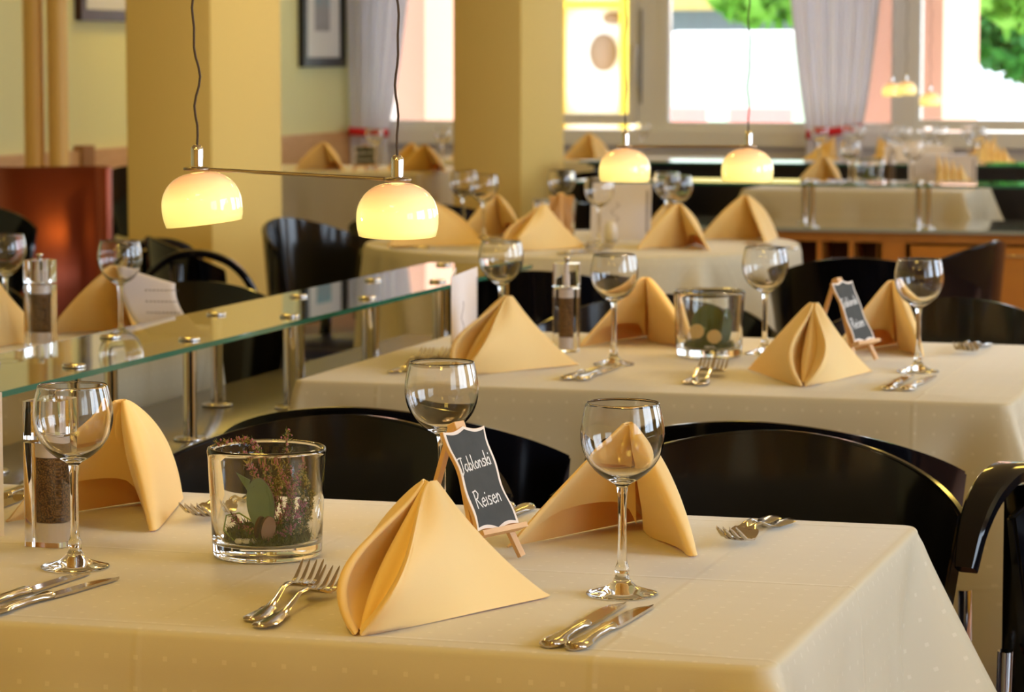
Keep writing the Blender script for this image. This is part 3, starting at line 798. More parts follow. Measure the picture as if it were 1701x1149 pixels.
def fan_napkin(label, x, y, s=1.0):
    t = thing('fan_napkin', label, 'napkin', (x, y, ZT), 0, 'fan folded napkins')
    bm = bmesh.new()
    for k in range(4):
        # upright pleats like tall curved leaves
        n = 10; v0 = []
        cx = -.045 + k*.028
        rows = []
        for j in range(n+1):
            u = j/n; w = .036*(1-u**1.6)+.002; z = .002 + (.125-.012*k)*u; lean = -.018*u*u
            ring = [bm.verts.new((cx+lean+w*math.cos(a)*.55, -.02 + w*math.sin(a), z)) for a in [2*PI*i/10 for i in range(10)]]
            rows.append(ring)
        for a, b in zip(rows, rows[1:]):
            for i in range(10): q = (i+1) % 10; bm.faces.new((a[i], a[q], b[q], b[i]))
        bm.faces.new(rows[-1]); bm.faces.new(rows[0])
    from_bm('pleats', bm, M_napkin, t)
    bm = bmesh.new()
    a = [bm.verts.new(p) for p in ((-.11, -.04, .001), (.12, -.04, .001), (.09, .06, .001), (-.08, .06, .001))]; c = bm.verts.new((.0, 0, .075))
    for i in range(4): bm.faces.new((a[i], a[(i+1) % 4], c))
    bm.faces.new(a)
    from_bm('spread_base', bm, M_napkin, t, smooth=False)
    t.scale = (s, s, s); return t
FN = fan_napkin('yellow fan folded napkin above the sideboard, right of the glasses', -1.61, 11.2)
dup(FN, (-1.72, 13.35, ZT), 0, 'yellow fan folded napkin at the right picture edge, by the windows')
dup(FN, (-1.86, 13.86, ZT), R(200), 'yellow fan folded napkin among the crowd of glasses')
dup(FN, (-2.60, 13.72, ZT), R(150), 'yellow fan folded napkin next to the curtain foot')
dup(FN, (-2.28, 13.60, ZT), R(60), 'yellow fan folded napkin right of the curtain foot')
napkin(-4.50, 12.15, R(180), 'mustard napkin at the left on the alcove table', (1.2, 1, 1.05))
napkin(-4.16, 12.35, R(170), 'mustard napkin hidden half behind the black chalkboard in the alcove', (.9, 1, 1))
napkin(-4.02, 12.12, R(180), 'mustard napkin near the corner of the alcove table', (1.15, 1, 1))
napkin(-4.30, 13.75, R(180), 'mustard napkin on the white lit cloth left of the far column', (1.2, 1, 1.1))
napkin(-3.72, 13.72, R(150), 'orange napkin on the white lit cloth right of the far column', (1.2, 1, 1.1))

# ------------------------------------------------------------------ wine glasses
G0 = make_glass('wine glass standing over the pair of knives on the nearest table', (-.676, 2.607, ZT))
for x, y, lb in (
    (-1.222, 2.594, 'wine glass in front of the nearest pepper grinder'),
    (-.948, 2.905, 'wine glass behind the chalkboard on the nearest table'),
    (-1.203, 4.582, 'wine glass beside the middle pepper grinder, knives at its foot'),
    (-.716, 4.614, 'wine glass near the right edge of the middle table'),
    (-1.477, 4.858, 'wine glass behind the white menu card on the middle table'),
    (-1.006, 4.823, 'wine glass right of the glass jar on the middle table'),
    (-2.110, 4.676, 'wine glass behind the long glass shelf, over the printed sheet'),
    (-2.385, 4.79, 'wine glass cut by the left picture edge, wall-side table'),
    (-2.49, 7.828, 'left glass of the two above the right front lamp'),
    (-2.362, 7.606, 'right glass of the two above the right front lamp'),
    (-1.93, 7.92, 'left glass of the pair behind the middle napkin, third table'),
    (-1.845, 7.70, 'right glass of the pair behind the middle napkin, third table'),
    (-2.24, 7.95, 'glass behind the small chalkboard, in front of the far column'),
    (-2.00, 7.46, 'glass in front of the menu booklet, third table'),
    (-1.99, 11.08, 'glass at the left of the jar behind the cross shelf'),
    (-1.76, 11.15, 'glass behind the cross shelf, left of the yellow fan napkin'),
    (-1.80, 13.25, 'large clear glass standing apart under the windows'),
    (-4.35, 12.38, 'glass behind the mustard napkin in the alcove'),
    (-4.08, 12.52, 'glass behind the lamp cord in the alcove'),
    (-4.00, 12.64, 'glass near the far corner of the alcove table'),
    (-3.50, 13.85, 'glass on the white lit cloth behind the third table')):
    dup(G0, (x, y, ZT+LIFT), 0, lb)
rnd = random.Random(4)
NAMES = ['next to the curtain edge', 'just right of the curtain', 'behind the yellow jar lid', 'in the middle of the group', 'farthest back in the group', 'under the pair of far lamps', 'under the single far lamp', 'at the right of the group', 'in front of the group', 'by the white mullion']
for k in range(10):
    dup(G0, (-2.52 + .075*k + rnd.uniform(-.01, .01), 13.30 + .12*((k*3) % 5) + rnd.uniform(-.02, .02), ZT+LIFT), 0, 'clear glass in the crowd by the windows, ' + NAMES[k])

# ------------------------------------------------------------------ grinders
P0 = make_mill('pepper grinder with square acrylic body on the nearest table', (-1.303, 2.712, ZT+LIFT), R(-2))
dup(P0, (-1.337, 4.777, ZT+LIFT), R(10), 'pepper grinder on the middle table beside the wine glass')
dup(P0, (-2.225, 4.60, ZT+LIFT), R(-8), 'pepper grinder behind the long glass shelf')
dup(P0, (-1.845, 11.13, ZT+LIFT), R(4), 'pepper grinder behind the cross shelf, next to the jar')
o = lathe('salt_shaker', [(0, 0), (.017, 0), (.0172, .03), (.015, .048), (.010, .056), (0, .058)], M_salt, seg=32, loc=(0, 0, 0)); o.location = (-2.01, 7.62, ZT)
tag(o, 'white porcelain shaker in front of the menu booklet', 'salt shaker')

# ------------------------------------------------------------------ cutlery
F0 = make_fork('outer fork of the pair left of the open napkin, nearest table', (-.952, 2.378, ZT), R(5))
F_ = [(-.934, 2.352, 1, 'inner fork of the pair left of the open napkin, nearest table', 1.0),
      (-.632, 3.085, 178, 'far fork of the pair at the back right corner, nearest table', 1),
      (-.612, 3.070, 174, 'near fork of the pair at the back right corner, nearest table', 1),
      (-1.232, 3.075, 183, 'fork behind the heather jar, left of the pair', 1), (-1.205, 3.06, 179, 'fork behind the heather jar, right of the pair', 1),
      (-1.500, 4.345, 2, 'outer fork by the left corner of the middle table', 1), (-1.478, 4.365, 0, 'inner fork by the left corner of the middle table', 1),
      (-1.022, 4.330, 4, 'outer fork in front of the glass jar on the middle table', 1), (-1.000, 4.315, 3, 'inner fork in front of the glass jar on the middle table', 1),
      (-1.165, 5.09, 180, 'left fork of the pair behind the middle wine glass', 1), (-1.140, 5.09, 178, 'right fork of the pair behind the middle wine glass', 1),
      (-.690, 5.09, 180, 'left fork of the pair at the far right of the middle table', 1), (-.668, 5.08, 177, 'right fork of the pair at the far right of the middle table', 1),
      (-1.98, 7.16, 4, 'left fork before the middle napkin on the third table', 1), (-1.93, 7.14, 2, 'right fork before the middle napkin on the third table', 1)]
for x, y, a, lb, s in F_: dup(F0, (x, y, ZT), R(a), lb)
K0 = make_knife('left knife of the pair at the wine glass foot, nearest table', (-.672, 2.345, ZT), R(-2))
K_ = [(-.649, 2.340, -3, 'right knife of the pair at the wine glass foot, nearest table'),
      (-1.212, 2.352, -4, 'upper knife of the pair at the left picture edge, nearest table'), (-1.188, 2.335, -8, 'lower knife of the pair at the left picture edge, nearest table'),
      (-.930, 3.085, 182, 'left knife under the chalkboard easel'), (-.905, 3.08, 180, 'right knife behind the chalkboard easel'),
      (-1.500, 3.085, 184, 'left knife on the far edge beside the pepper grinder'), (-1.475, 3.08, 182, 'right knife on the far edge beside the pepper grinder'),
      (-1.215, 4.330, 0, 'left knife of the pair on the middle table, before the wine glass'), (-1.190, 4.330, -1, 'right knife of the pair on the middle table, before the wine glass'),
      (-.718, 4.335, 0, 'left knife of the pair near the right edge of the middle table'), (-.690, 4.335, -2, 'right knife of the pair near the right edge of the middle table'),
      (-2.005, 7.10, -8, 'left knife shining on the front of the third table'), (-1.985, 7.09, -12, 'right knife shining on the front of the third table'),
      (-2.49, 7.20, -75, 'knife lying along the front of the left end napkin, third table'),
      (-1.52, 7.50, 40, 'knife beside the right end napkin, third table'), (-1.48, 7.47, 44, 'knife at the right corner of the third table')]
for x, y, a, lb in K_: dup(K0, (x, y, ZT), R(a), lb)

# ================================================================== CHAIRS
def make_chair(label, loc, rz, arms=False):
    t = thing('armchair' if arms else 'dining_chair', label, 'chair', loc, rz, 'black lacquered chairs')
    # curved plywood back
    n = 40; m = 8; v = []; f = []; ax, ay = .276, .25
    for i in range(n+1):
        s = -1 + 2*i/n; th = s*R(65)
        x = ax*math.sin(th); y = -.03 + ay*math.cos(th)
        zt = .803 - .072*abs(s)**1.8; zb = .50 + .09*abs(s)**3
        for j in range(m+1):
            u = j/m; z = zb + (zt-zb)*u; k = .02*(u-1) ; end = .018*abs(s)**8*(1-u)
            v.append((x*(1+k*.6) - math.copysign(end, s), y*(1+k) + .02*(u-.5), z))
    for i in range(n):
        for j in range(m): f.append((i*(m+1)+j, (i+1)*(m+1)+j, (i+1)*(m+1)+j+1, i*(m+1)+j+1))
    bm = solidify(v, f, .013)
    bmesh.ops.bevel(bm, geom=[e for e in bm.edges if e.is_manifold and len(e.link_faces) == 2 and e.calc_face_angle(0) > 1.0], offset=.003, segments=2, affect='EDGES')
    from_bm('backrest', bm, M_chair, t, angle=50)
    # seat: rounded pad
    bm = bmesh.new(); N = 40; rings = []
    for z, k in ((.432, .93), (.438, 1), (.455, 1.0), (.466, .97), (.470, .90)):
        rings.append([bm.verts.new((.235*k*math.copysign(abs(math.cos(a))**.75, math.cos(a)), -.02+.225*k*math.copysign(abs(math.sin(a))**.75, math.sin(a)), z)) for a in [2*PI*i/N for i in range(N)]])
    for a, b in zip(rings, rings[1:]):
        for i in range(N): j = (i+1) % N; bm.faces.new((a[i], a[j], b[j], b[i]))
    bm.faces.new(rings[0]); bm.faces.new(rings[-1])
    from_bm('seat', bm, M_seat, t, angle=50)
    for sx in (-1, 1):
        bm = bmesh.new(); tube_bm(bm, [(sx*.19, -.185, .44), (sx*.20, -.195, .2), (sx*.205, -.20, 0)], [.018, .015, .012], 10)
        from_bm('leg', bm, M_chair, t)
        bm = bmesh.new(); tube_bm(bm, [(sx*.155, .155, .60), (sx*.165, .18, .44), (sx*.18, .215, .2), (sx*.19, .25, 0)], [.014, .017, .015, .012], 10)
        from_bm('leg', bm, M_chair, t)
        # chrome bracket between seat and back
        tube('bracket', [(sx*.205, .06, .44), (sx*.235, .075, .47), (sx*.248, .08, .52), (sx*.246, .075, .58)], .009, M_chrome, t, 10)
        if arms:
            path = [(sx*.17, .30, .60), (sx*.195, .275, .70), (sx*.225, .215, .762), (sx*.252, .145, .775), (sx*.270, .085, .757), (sx*.280, .045, .722), (sx*.284, .020, .680)]
            P = []
            for i in range(len(path)-1):
                a, b = Vector(path[i]), Vector(path[i+1]); p0 = Vector(path[max(i-1, 0)]); p3 = Vector(path[min(i+2, len(path)-1)])
                for k in range(5):
                    u = k/5; P.append(.5*((2*a) + (-p0+b)*u + (2*p0-5*a+4*b-p3)*u*u + (-p0+3*a-3*b+p3)*u**3))
            P.append(Vector(path[-1]))
            bm = bmesh.new(); rows = []
            for i, p in enumerate(P):
                tg = (P[min(i+1, len(P)-1)]-P[max(i-1, 0)]).normalized(); side = Vector((1, .25*sx, 0)).normalized(); nn = tg.cross(side).normalized()
                ua = i/(len(P)-1); w, hh = .026 - .014*max(0, (ua-.45)/.55), .009
                rows.append([bm.verts.new(p + side*w*a + nn*hh*b) for a, b in ((-1, -.6), (-.8, -1), (.8, -1), (1, -.6), (1, .6), (.8, 1), (-.8, 1), (-1, .6))])
            for a, b in zip(rows, rows[1:]):
                for k in range(8): j = (k+1) % 8; bm.faces.new((a[k], a[j], b[j], b[k]))
            bm.faces.new(rows[0]); bm.faces.new(rows[-1])
            from_bm('armrest', bm, M_chair, t, angle=40)
            bm = bmesh.new(); box(bm, sx*.235-.03, sx*.235+.03, .19, .215, 0, .752, .004)
            from_bm('arm_post', bm, M_chair, t, angle=40)
    return t
CH = make_chair('black lacquered chair with window glare, behind the right wine glass, nearest table', (-.705, 3.24, 0), 0)
for x, y, a, lb in (
    (-1.245, 3.24, 0, 'black chair facing the nearest table, behind the heather jar'),
    (-1.27, 3.76, 180, 'black chair with its back to us at the middle table, behind the heather jar'),
    (-.755, 3.76, 180, 'black chair with its back to us at the middle table, behind the glossy front chair'),
    (-1.315, 5.19, 0, 'black chair behind the glass jar of the middle table'),
    (-.80, 5.27, -4, 'black chair behind the right-hand wine glass of the middle table'),
    (-1.74, 6.15, 184, 'black chair behind the white menu card, back to us'),
    (-1.13, 6.74, 176, 'black chair with a straight cut wing, in front of the sideboard niches'),
    (-1.15, 7.26, -104, 'black chair seen sideways with a bright glint on its rounded end'),
    (-2.76, 7.64, 80, 'glossy black chair with tall reflections at the left end of the third table'),
    (-2.29, 5.24, 0, 'black chair behind the long glass shelf, under the pointed chair wing'),
    (-2.84, 5.25, 4, 'black chair behind the left edge napkins, at the copper screen'),
    (-4.16, 8.0, 20, 'dull greenish looking chair before the copper screen'),
    (-3.02, 11.5, 185, 'black chair with blue glint left of the far table, under the left far lamp'),
    (-3.25, 13.0, 150, 'black chair by the windows between the two far lamps'),
    (-4.95, 11.45, 170, 'dark chair with bright glint at the alcove table'),
    (-2.90, 8.75, 200, 'dark chair behind the third table, left of the far column'),
    (-2.35, 8.95, 170, 'black chair in front of the sideboard end, behind the pair of glasses'),
    (-1.15, 11.1, -90, 'black chair at the right behind the sideboard')):
    dup(CH, (x, y, 0), R(a), lb)
AC = make_chair('black armchair cut by the right picture edge, curled arm in view', (-.165, 3.24, 0), 0, arms=True)
dup(AC, (-2.80, 6.92, 0), R(124), 'black armchair whose pointed wing stands before the near yellow column')

# ================================================================== PENDANT LAMPS
def make_lamp(name, label, loc, tilt, cable_seed):
    t = thing('pendant_lamp', label, 'lamp', loc)
    rnd = random.Random(cable_seed)
    zc = CEIL - loc[2]
    pts = []; x = y = 0
    n = 150
    for i in range(n+1):
        z = .026 + (zc-.026)*i/n
        k = min(1, (z-.02)/.03)
        a = .0022*math.sin(z*61+cable_seed) + .0016*math.sin(z*113+cable_seed*2.3) + .0012*math.sin(z*29)
        pts.append((a*k, a*k*.5, z))
    tube('cable', pts, .0013, M_cable, t, 6)
    lathe('lamp_holder', [(0, .0265), (.004, .0262), (.0062, .0235), (.0066, .020), (.0066, .003), (0, .003)], M_chrome, t, 28, angle=50)
    lathe('mounting_ring', [(.005, .002), (.0115, .002), (.0125, 0), (.0115, -.002), (.005, -.002)], M_rod, t, 28)
    pr = [(.008, -.004)]
    for i in range(1, 15):
        a = i/14*PI/2; pr.append((.008+.0362*math.sin(a)**.95, -.004-.036*(1-math.cos(a))))
    pr += [(.0442, -.046), (.0436, -.052), (.0418, -.0600), (.0405, -.0600), (.0418, -.052), (.0424, -.046), (.0420, -.040)]
    for i in range(13, 0, -1):
        a = i/14*PI/2; pr.append((.008+.0345*math.sin(a)**.95-.0, -.0055-.0345*(1-math.cos(a))))
    sh = lathe('lamp_shade', pr, M_opal, t, 64, recalc=True)
    sh.rotation_euler = tilt
    b = lathe('bulb', [(0, -.046), (.006, -.045), (.0085, -.039), (.006, -.030), (.004, -.012), (0, -.012)], M_bulb, t, 20)
    L_ = bpy.data.lights.new('lamp_light', 'POINT'); L_.energy = .55; L_.color = (1, .76, .42); L_.shadow_soft_size = .012
    lo = bpy.data.objects.new('lamp_light', L_); COL.objects.link(lo); lo.parent = t; lo.location = (0, 0, -.056)
    return t
L0 = make_lamp('pendant_lamp', 'lit opal glass pendant hanging before the near yellow column', (-1.256, 2.99, 1.128), (R(2), R(6.5)*-1, 0), 1.3)
def lamp(loc, label, tilt, rz=0):
    o = dup(L0, loc, rz, label, 'opal dome pendant lamps')
    for c in o.children if False else [c for c in bpy.data.objects if c.parent == o]:
        if c.name.startswith('lamp_shade'): c.rotation_euler = tilt
    return o
L0['group'] = 'opal dome pendant lamps'
lamp((-1.025, 2.99, 1.119), 'lit opal glass pendant hanging over the end of the long glass shelf', (0, R(-3), 0), 2.0)
lamp((-1.268, 4.90, 1.097), 'lit opal pendant right of the far yellow column', (0, R(1), 0), 1.0)
lamp((-1.053, 4.90, 1.099), 'lit opal pendant in front of the wide window', (0, R(-2), 0), 3.9)
lamp((-2.132, 12.9, 1.138), 'tiny lit pendant by the curtain, left of the far pair', (0, 0, 0))
lamp((-2.038, 12.7, 1.146), 'tiny lit pendant before the white mullion, overlapping its neighbour', (0, 0, 0))
lamp((-1.858, 12.2, 1.107), 'tiny lit pendant with visible bulb, farthest right', (0, 0, 0))
def rodbar(label, a, b, rings=True):
    a, b = Vector(a), Vector(b); c = (a+b)/2
    t = thing('lamp_crossbar', label, 'lamp bar', c)
    d = (b-a).normalized()
    bm = bmesh.new(); tube_bm(bm, [a-c + d*.0135, b-c - d*.0135], .0021, 10); from_bm('rod', bm, M_rod, t, angle=60)
    for p in (a, b):
        pts = [(p.x-c.x+.0135*math.cos(q), p.y-c.y+.0135*math.sin(q), p.z-c.z) for q in [2*PI*i/28 for i in range(29)]]
        bm = bmesh.new(); tube_bm(bm, pts, .0018, 8); from_bm('ring', bm, M_rod, t, angle=60)
    return t
rodbar('thin metal crossbar joining the two front pendants', (-1.256, 2.99, 1.128), (-1.025, 2.99, 1.119))
rodbar('thin metal crossbar joining the two pendants before the window', (-1.268, 4.90, 1.097), (-1.053, 4.90, 1.099))

# ================================================================== MENU CARDS
def text_rows(bm, rows, seed, th=.0002):
    """rows: (x0, x1, z, h) of small printed strokes on the y=0 face"""
    rnd = random.Random(seed)
    for x0, x1, z, h in rows:
        x = x0
        while x < x1:
            w = rnd.uniform(.4, 1.0)*h
            box(bm, x, min(x+w*.7, x1), -th, 0, z, z+h*rnd.uniform(.6, 1)); x += w*1.05
def menu_card(label, loc, rz, w=.105, h=.150, fold=R(40), lean=0, curve=0.0, seed=1, grp='menu cards'):
    t = thing('menu_card', label, 'menu card', loc, rz, grp)
    for k, (a, nm) in enumerate(((0, 'front_leaf'), (fold, 'rear_leaf'))):
        n = 12; v = []; f = []
        for i in range(n+1):
            s = w*i/n; yy = curve*math.sin(PI*i/n)
            x = s*math.cos(a) - yy*math.sin(a); y = s*math.sin(a) + yy*math.cos(a)
            v += [(x, y, 0), (x, y + lean*h, h)]
        for i in range(n): f.append((2*i, 2*i+2, 2*i+3, 2*i+1))
        o = from_bm(nm, solidify(v, f, .0006), M_paper, t, angle=40)
        if k == 0:
            bm = bmesh.new()
            # strip of capitals up the right side and a line-drawn figure
            rn = random.Random(seed); z = .018
            while z < h-.02:
                box(bm, w-.014, w-.008, -.0012, -.0008, z, z+.0035); z += .0058
            for q in range(26):
                u = q/25; xx = w*.40 + .010*math.sin(u*9) ; zz = h*.30 + h*.35*u
                box(bm, xx-.0006, xx+.0012, -.0012, -.0008, zz, zz+.0022)
            p = from_bm('printing', bm, M_ink, o, smooth=False)
            if lean:
                for vv in p.data.vertices: vv.co.y += lean*vv.co.z
    return t
menu_card('white folded menu card standing at the end of the long glass shelf', (-1.452, 4.50, ZT), R(97), w=.235, h=.143, fold=R(9), seed=3)
menu_card('menu booklet with vertical lettering leaning behind the white shaker', (-2.105, 7.76, ZT), R(8), w=.165, h=.150, fold=R(18), lean=.15, seed=5)
menu_card('white menu card cut off by the left picture edge, beside the pepper grinder', (-1.488, 2.685, ZT), R(30), w=.13, h=.150, fold=R(30), seed=7)
menu_card('white card between napkins behind the cross shelf', (-1.80, 11.30, ZT), R(0), w=.26, h=.12, fold=R(40), seed=9)
menu_card('white card among the crowd of glasses by the windows', (-2.20, 13.15, ZT), R(0), w=.30, h=.10, fold=R(40), seed=11)
# curved printed sheet behind the wine glass at the wall-side table
t = thing('printed_sheet', 'curved white printed sheet leaning behind a wine glass, wall-side table', 'paper', (-2.105, 4.74, ZT), R(10))
v = []; f = []; n = 16
for i in range(n+1):
    u = i/n
    for j in range(9):
        s = j/8; x = -.035 + .105*s + .060*u*u - .045*(1-u)*0 - .085*(1-u)*0 + (-.075*u) ; z = .002 + .125*u - .030*s*u + .0
        v.append((x + .045*(1-u)**2*0 + .055*(1-u), .02*u + .03*u*u, z))
for i in range(n):
    for j in range(8): f.append((i*9+j, i*9+j+1, (i+1)*9+j+1, (i+1)*9+j))
from_bm('sheet', solidify(v, f, .0004), M_paper, t)
bm = bmesh.new()
for r_ in range(4):
    zz = .03 + .02*r_; u = zz/.125
    for q in range(9): x = .02 + .007*q - .02*u; box(bm, x, x+.004, .02*u+.03*u*u-.0012, .02*u+.03*u*u-.0008, zz-.006*u, zz-.006*u+.0015)
from_bm('printing', bm, M_ink, t, smooth=False)

# ================================================================== CHALKBOARD SIGNS
STROKES = {  # hand-drawn letters in a 1-high cell: list of polylines, advance
 'J': ([[(.05,.95),(.25,1.0),(.5,.98)],[(.38,.98),(.36,.4),(.30,.05),(.12,-.12),(.0,.05)]], .52),
 'a': ([[(.36,.48),(.15,.5),(.03,.25),(.15,.02),(.33,.2),(.36,.48),(.36,.15),(.46,.02)]], .47),
 'b': ([[(.06,1.0),(.05,.05)],[(.05,.35),(.22,.5),(.34,.28),(.22,.02),(.05,.08)]], .42),
 'l': ([[(.06,1.0),(.05,.1),(.14,.02)]], .2),
 'o': ([[(.2,.5),(.04,.3),(.1,.04),(.28,.05),(.36,.3),(.2,.5)]], .42),
 'w': ([[(.02,.48),(.10,.04),(.22,.40),(.32,.04),(.44,.50)]], .48),
 's': ([[(.3,.46),(.12,.5),(.06,.36),(.26,.2),(.22,.03),(.02,.03)]], .36),
 'k': ([[(.06,1.0),(.05,.0)],[(.32,.5),(.07,.22),(.34,.0)]], .38),
 'i': ([[(.06,.48),(.06,.02)],[(.06,.70),(.08,.76)]], .18),
 'R': ([[(.06,1.0),(.04,.0)],[(.0,.95),(.28,1.02),(.42,.80),(.28,.58),(.06,.50)],[(.14,.52),(.46,.0)]], .52),
 'e': ([[(.04,.26),(.34,.32),(.24,.5),(.08,.42),(.04,.14),(.18,.0),(.36,.1)]], .42),
 'n': ([[(.05,.48),(.05,.02)],[(.05,.3),(.2,.5),(.3,.36),(.32,.02)]], .42)}
def write(bm, word, x, z, s, slope=0.0, w=.00062, y=0.0):
    for ch in word:
        pl, adv = STROKES[ch]
        for p in pl:
            pts = [(x + a*s, z + b*s + (x+a*s)*slope) for a, b in p]
            for (ax, az), (bx, bz) in zip(pts, pts[1:]):
                L_ = math.hypot(bx-ax, bz-az) or 1e-6; nx, nz = -(bz-az)/L_*w, (bx-ax)/L_*w; ex, ez = (bx-ax)/L_*w*.6, (bz-az)/L_*w*.6
                q = [bm.verts.new(c) for c in ((ax-ex+nx, y, az-ez+nz), (ax-ex-nx, y, az-ez-nz), (bx+ex-nx, y, bz+ez-nz), (bx+ex+nx, y, bz+ez+nz))]
                bm.faces.new(q)
        x += adv*s
def make_sign(label, loc, rz):
    t = thing('chalkboard_sign', label, 'table sign', loc, rz, 'small easel chalkboards')
    W_, H_ = .066, .104; z0 = .034; lean = R(25)
    # scalloped outline
    def outline(ins):
        pts = []
        hw, hh = W_/2-ins, H_/2-ins
        for i in range(24): s = i/24; pts.append((-hw + 2*hw*s, -hh + .0035*abs(math.sin(s*PI*2)) - .003*math.sin(s*PI)))
        for i in range(30): s = i/30; pts.append((hw - .0035*math.sin(s*PI)*1 + .0015*math.sin(s*PI*4), -hh + 2*hh*s))
        for i in range(24): s = i/24; pts.append((hw - 2*hw*s, hh - .0035*abs(math.sin(s*PI*2)) + .003*math.sin(s*PI)))
        for i in range(30): s = i/30; pts.append((-hw + .0035*math.sin(s*PI) - .0015*math.sin(s*PI*4), hh - 2*hh*s))
        return pts
    cl, sl = math.cos(lean), math.sin(lean)
    def T_(x, y, z):  # board plane to easel frame: rotate back about the x axis
        return (x, y*cl + z*sl, z0 + z*cl - y*sl)
    def plate(name, ins, y0, y1, m, par):
        bm = bmesh.new(); o = outline(ins)
        a = [bm.verts.new(T_(x, y0, z+H_/2)) for x, z in o]; b = [bm.verts.new(T_(x, y1, z+H_/2)) for x, z in o]
        N = len(o)
        for i in range(N): j = (i+1) % N; bm.faces.new((a[i], a[j], b[j], b[i]))
        bm.faces.new(a); bm.faces.new(b)
        return from_bm(name, bm, m, par, angle=40)
    bd_ = plate('board', 0, -.0036, 0, M_light, t)
    plate('white_border', .0004, -.0040, -.00361, M_paint, bd_)
    plate('slate_face', .0036, -.0043, -.00402, M_board, bd_)
    bm = bmesh.new(); write(bm, 'Jablonski', -.0275, .062, .0152, .10, .0007); write(bm, 'Reisen', -.021, .024, .0175, .08, .0007)
    for v_ in bm.verts: v_.co = Vector(T_(v_.co.x, -.00445, v_.co.z))
    from_bm('lettering', bm, M_chalk, bd_, smooth=False)
    def stick(a, b, w=.0038, nm='leg'):
        a, b = Vector(a), Vector(b); d = (b-a).normalized(); s = d.cross(Vector((0, 1, 0))).normalized() if abs(d.y) < .9 else d.cross(Vector((0, 0, 1))).normalized(); n_ = d.cross(s)
        bm = bmesh.new(); vs = [bm.verts.new(p + s*w*x + n_*w*.6*y) for p in (a, b) for x, y in ((-1, -1), (1, -1), (1, 1), (-1, 1))]
        for q in ((0, 1, 2, 3), (7, 6, 5, 4), (0, 4, 5, 1), (1, 5, 6, 2), (2, 6, 7, 3), (3, 7, 4, 0)): bm.faces.new([vs[k] for k in q])
        return from_bm(nm, bm, M_light, t, smooth=False)
    top = T_(0, .004, H_+.006)
    for sx in (-1, 1):
        stick(T_(sx*.006, .0035, H_+.002), (sx*.034, -.006, .003), nm='leg')
    stick((0, top[1]+.004, top[2]), (0, .098, .003), .0040, 'leg')
    bm = bmesh.new(); vs = box(bm, -.035, .035, -.012, .003, -.006, -.001)
    for v_ in bm.verts: v_.co = Vector(T_(*v_.co))
    from_bm('ledge', bm, M_light, t, smooth=False)
    bm = bmesh.new(); box(bm, -.008, .008, -.002, .009, H_-.002, H_+.009, .001)
    for v_ in bm.verts: v_.co = Vector(T_(*v_.co))
    from_bm('top_clip', bm, M_light, t, smooth=False)
    return t
SG = make_sign('small chalkboard with two white words on an easel, behind the open front napkin', (-.838, 2.738, ZT), R(69))
dup(SG, (-.825, 4.735, ZT), R(70), 'small chalkboard on an easel between two napkins, middle table')
dup(SG, (-2.135, 7.56, ZT), R(200), 'small dark chalkboard seen from behind on the third table')
dup(SG, (-4.26, 12.0, ZT), R(17), 'black chalkboard below the curtain tie in the alcove', scale=(1.5, 1, .85))

# ================================================================== GLASS JARS WITH DECORATION
def make_jar(label, loc):
    t = thing('glass_jar', label, 'glass jar', loc, 0, 'decoration jars')
    pr = [(0, 0), (.050, 0), (.0535, .002), (.0545, .006), (.0558, .040), (.0585, .100), (.0592, .1055), (.0585, .1085), (.0565, .1095), (.0545, .1085), (.0540, .1055), (.0535, .100), (.0508, .040), (.0495, .020), (.0470, .0145), (.040, .0135), (0, .0130)]
    lathe('vessel', pr, M_jar, t, 72, recalc=False)
    return t
J0 = make_jar('glass jar with heather, moss and a green wooden leaf, nearest table', (-1.068, 2.712, ZT+LIFT))
J1 = dup(J0, (-1.086, 4.757, ZT+LIFT), 0, 'glass jar with two pale wooden discs, middle table')
J2 = dup(J0, (-2.19, 7.70, ZT+LIFT), 0, 'glass jar behind the small dark chalkboard, third table')
J3 = dup(J0, (-1.93, 11.15, ZT+LIFT), 0, 'dark filled glass jar behind the cross shelf')
def moss(name, label, c, r, n, seed, zt=.02, m=M_moss):
    rnd = random.Random(seed); bm = bmesh.new()
    # base mat
    N = 20; ring = [bm.verts.new((r*.95*math.cos(2*PI*i/N), r*.95*math.sin(2*PI*i/N), .001)) for i in range(N)]; cc = bm.verts.new((0, 0, zt*.5))
    for i in range(N): bm.faces.new((ring[i], ring[(i+1) % N], cc))
    bm.faces.new(ring)
    for _ in range(n):
        a = rnd.uniform(0, 2*PI); q = r*math.sqrt(rnd.random())*.96; x, y = q*math.cos(a), q*math.sin(a); z = zt*(1-(q/r)**2)*.6*rnd.random()+.001
        d = Vector((rnd.gauss(0, 1), rnd.gauss(0, 1), rnd.uniform(.3, 1.6))).normalized()*rnd.uniform(.006, .014)
        if math.hypot(x+d.x, y+d.y) > r*.985: d.x *= -.5; d.y *= -.5
        if math.hypot(x+d.x, y+d.y) > r*.985: continue
        s = Vector((rnd.gauss(0, 1), rnd.gauss(0, 1), rnd.gauss(0, 1))).normalized()*.0007
        p = Vector((x, y, z)); e = p + d*.55 + Vector((0, 0, -.001))
        v0, v1, v2, v3 = bm.verts.new(p-s), bm.verts.new(p+s), bm.verts.new(e+s), bm.verts.new(e-s); v4 = bm.verts.new(p+d)
        bm.faces.new((v0, v1, v2, v3)); bm.faces.new((v3, v2, v4))
    o = from_bm(name, bm, m, smooth=False); o.location = c; tag(o, label, 'moss'); o['kind'] = 'stuff'
    return o
moss('moss', 'dark green moss bed at the bottom of the heather jar', (-1.068, 2.712, ZT+.0143), .0462, 3600, 2, .034)
moss('moss', 'moss bed at the bottom of the jar with wooden discs', (-1.086, 4.757, ZT+.0143), .0462, 700, 3, .035)
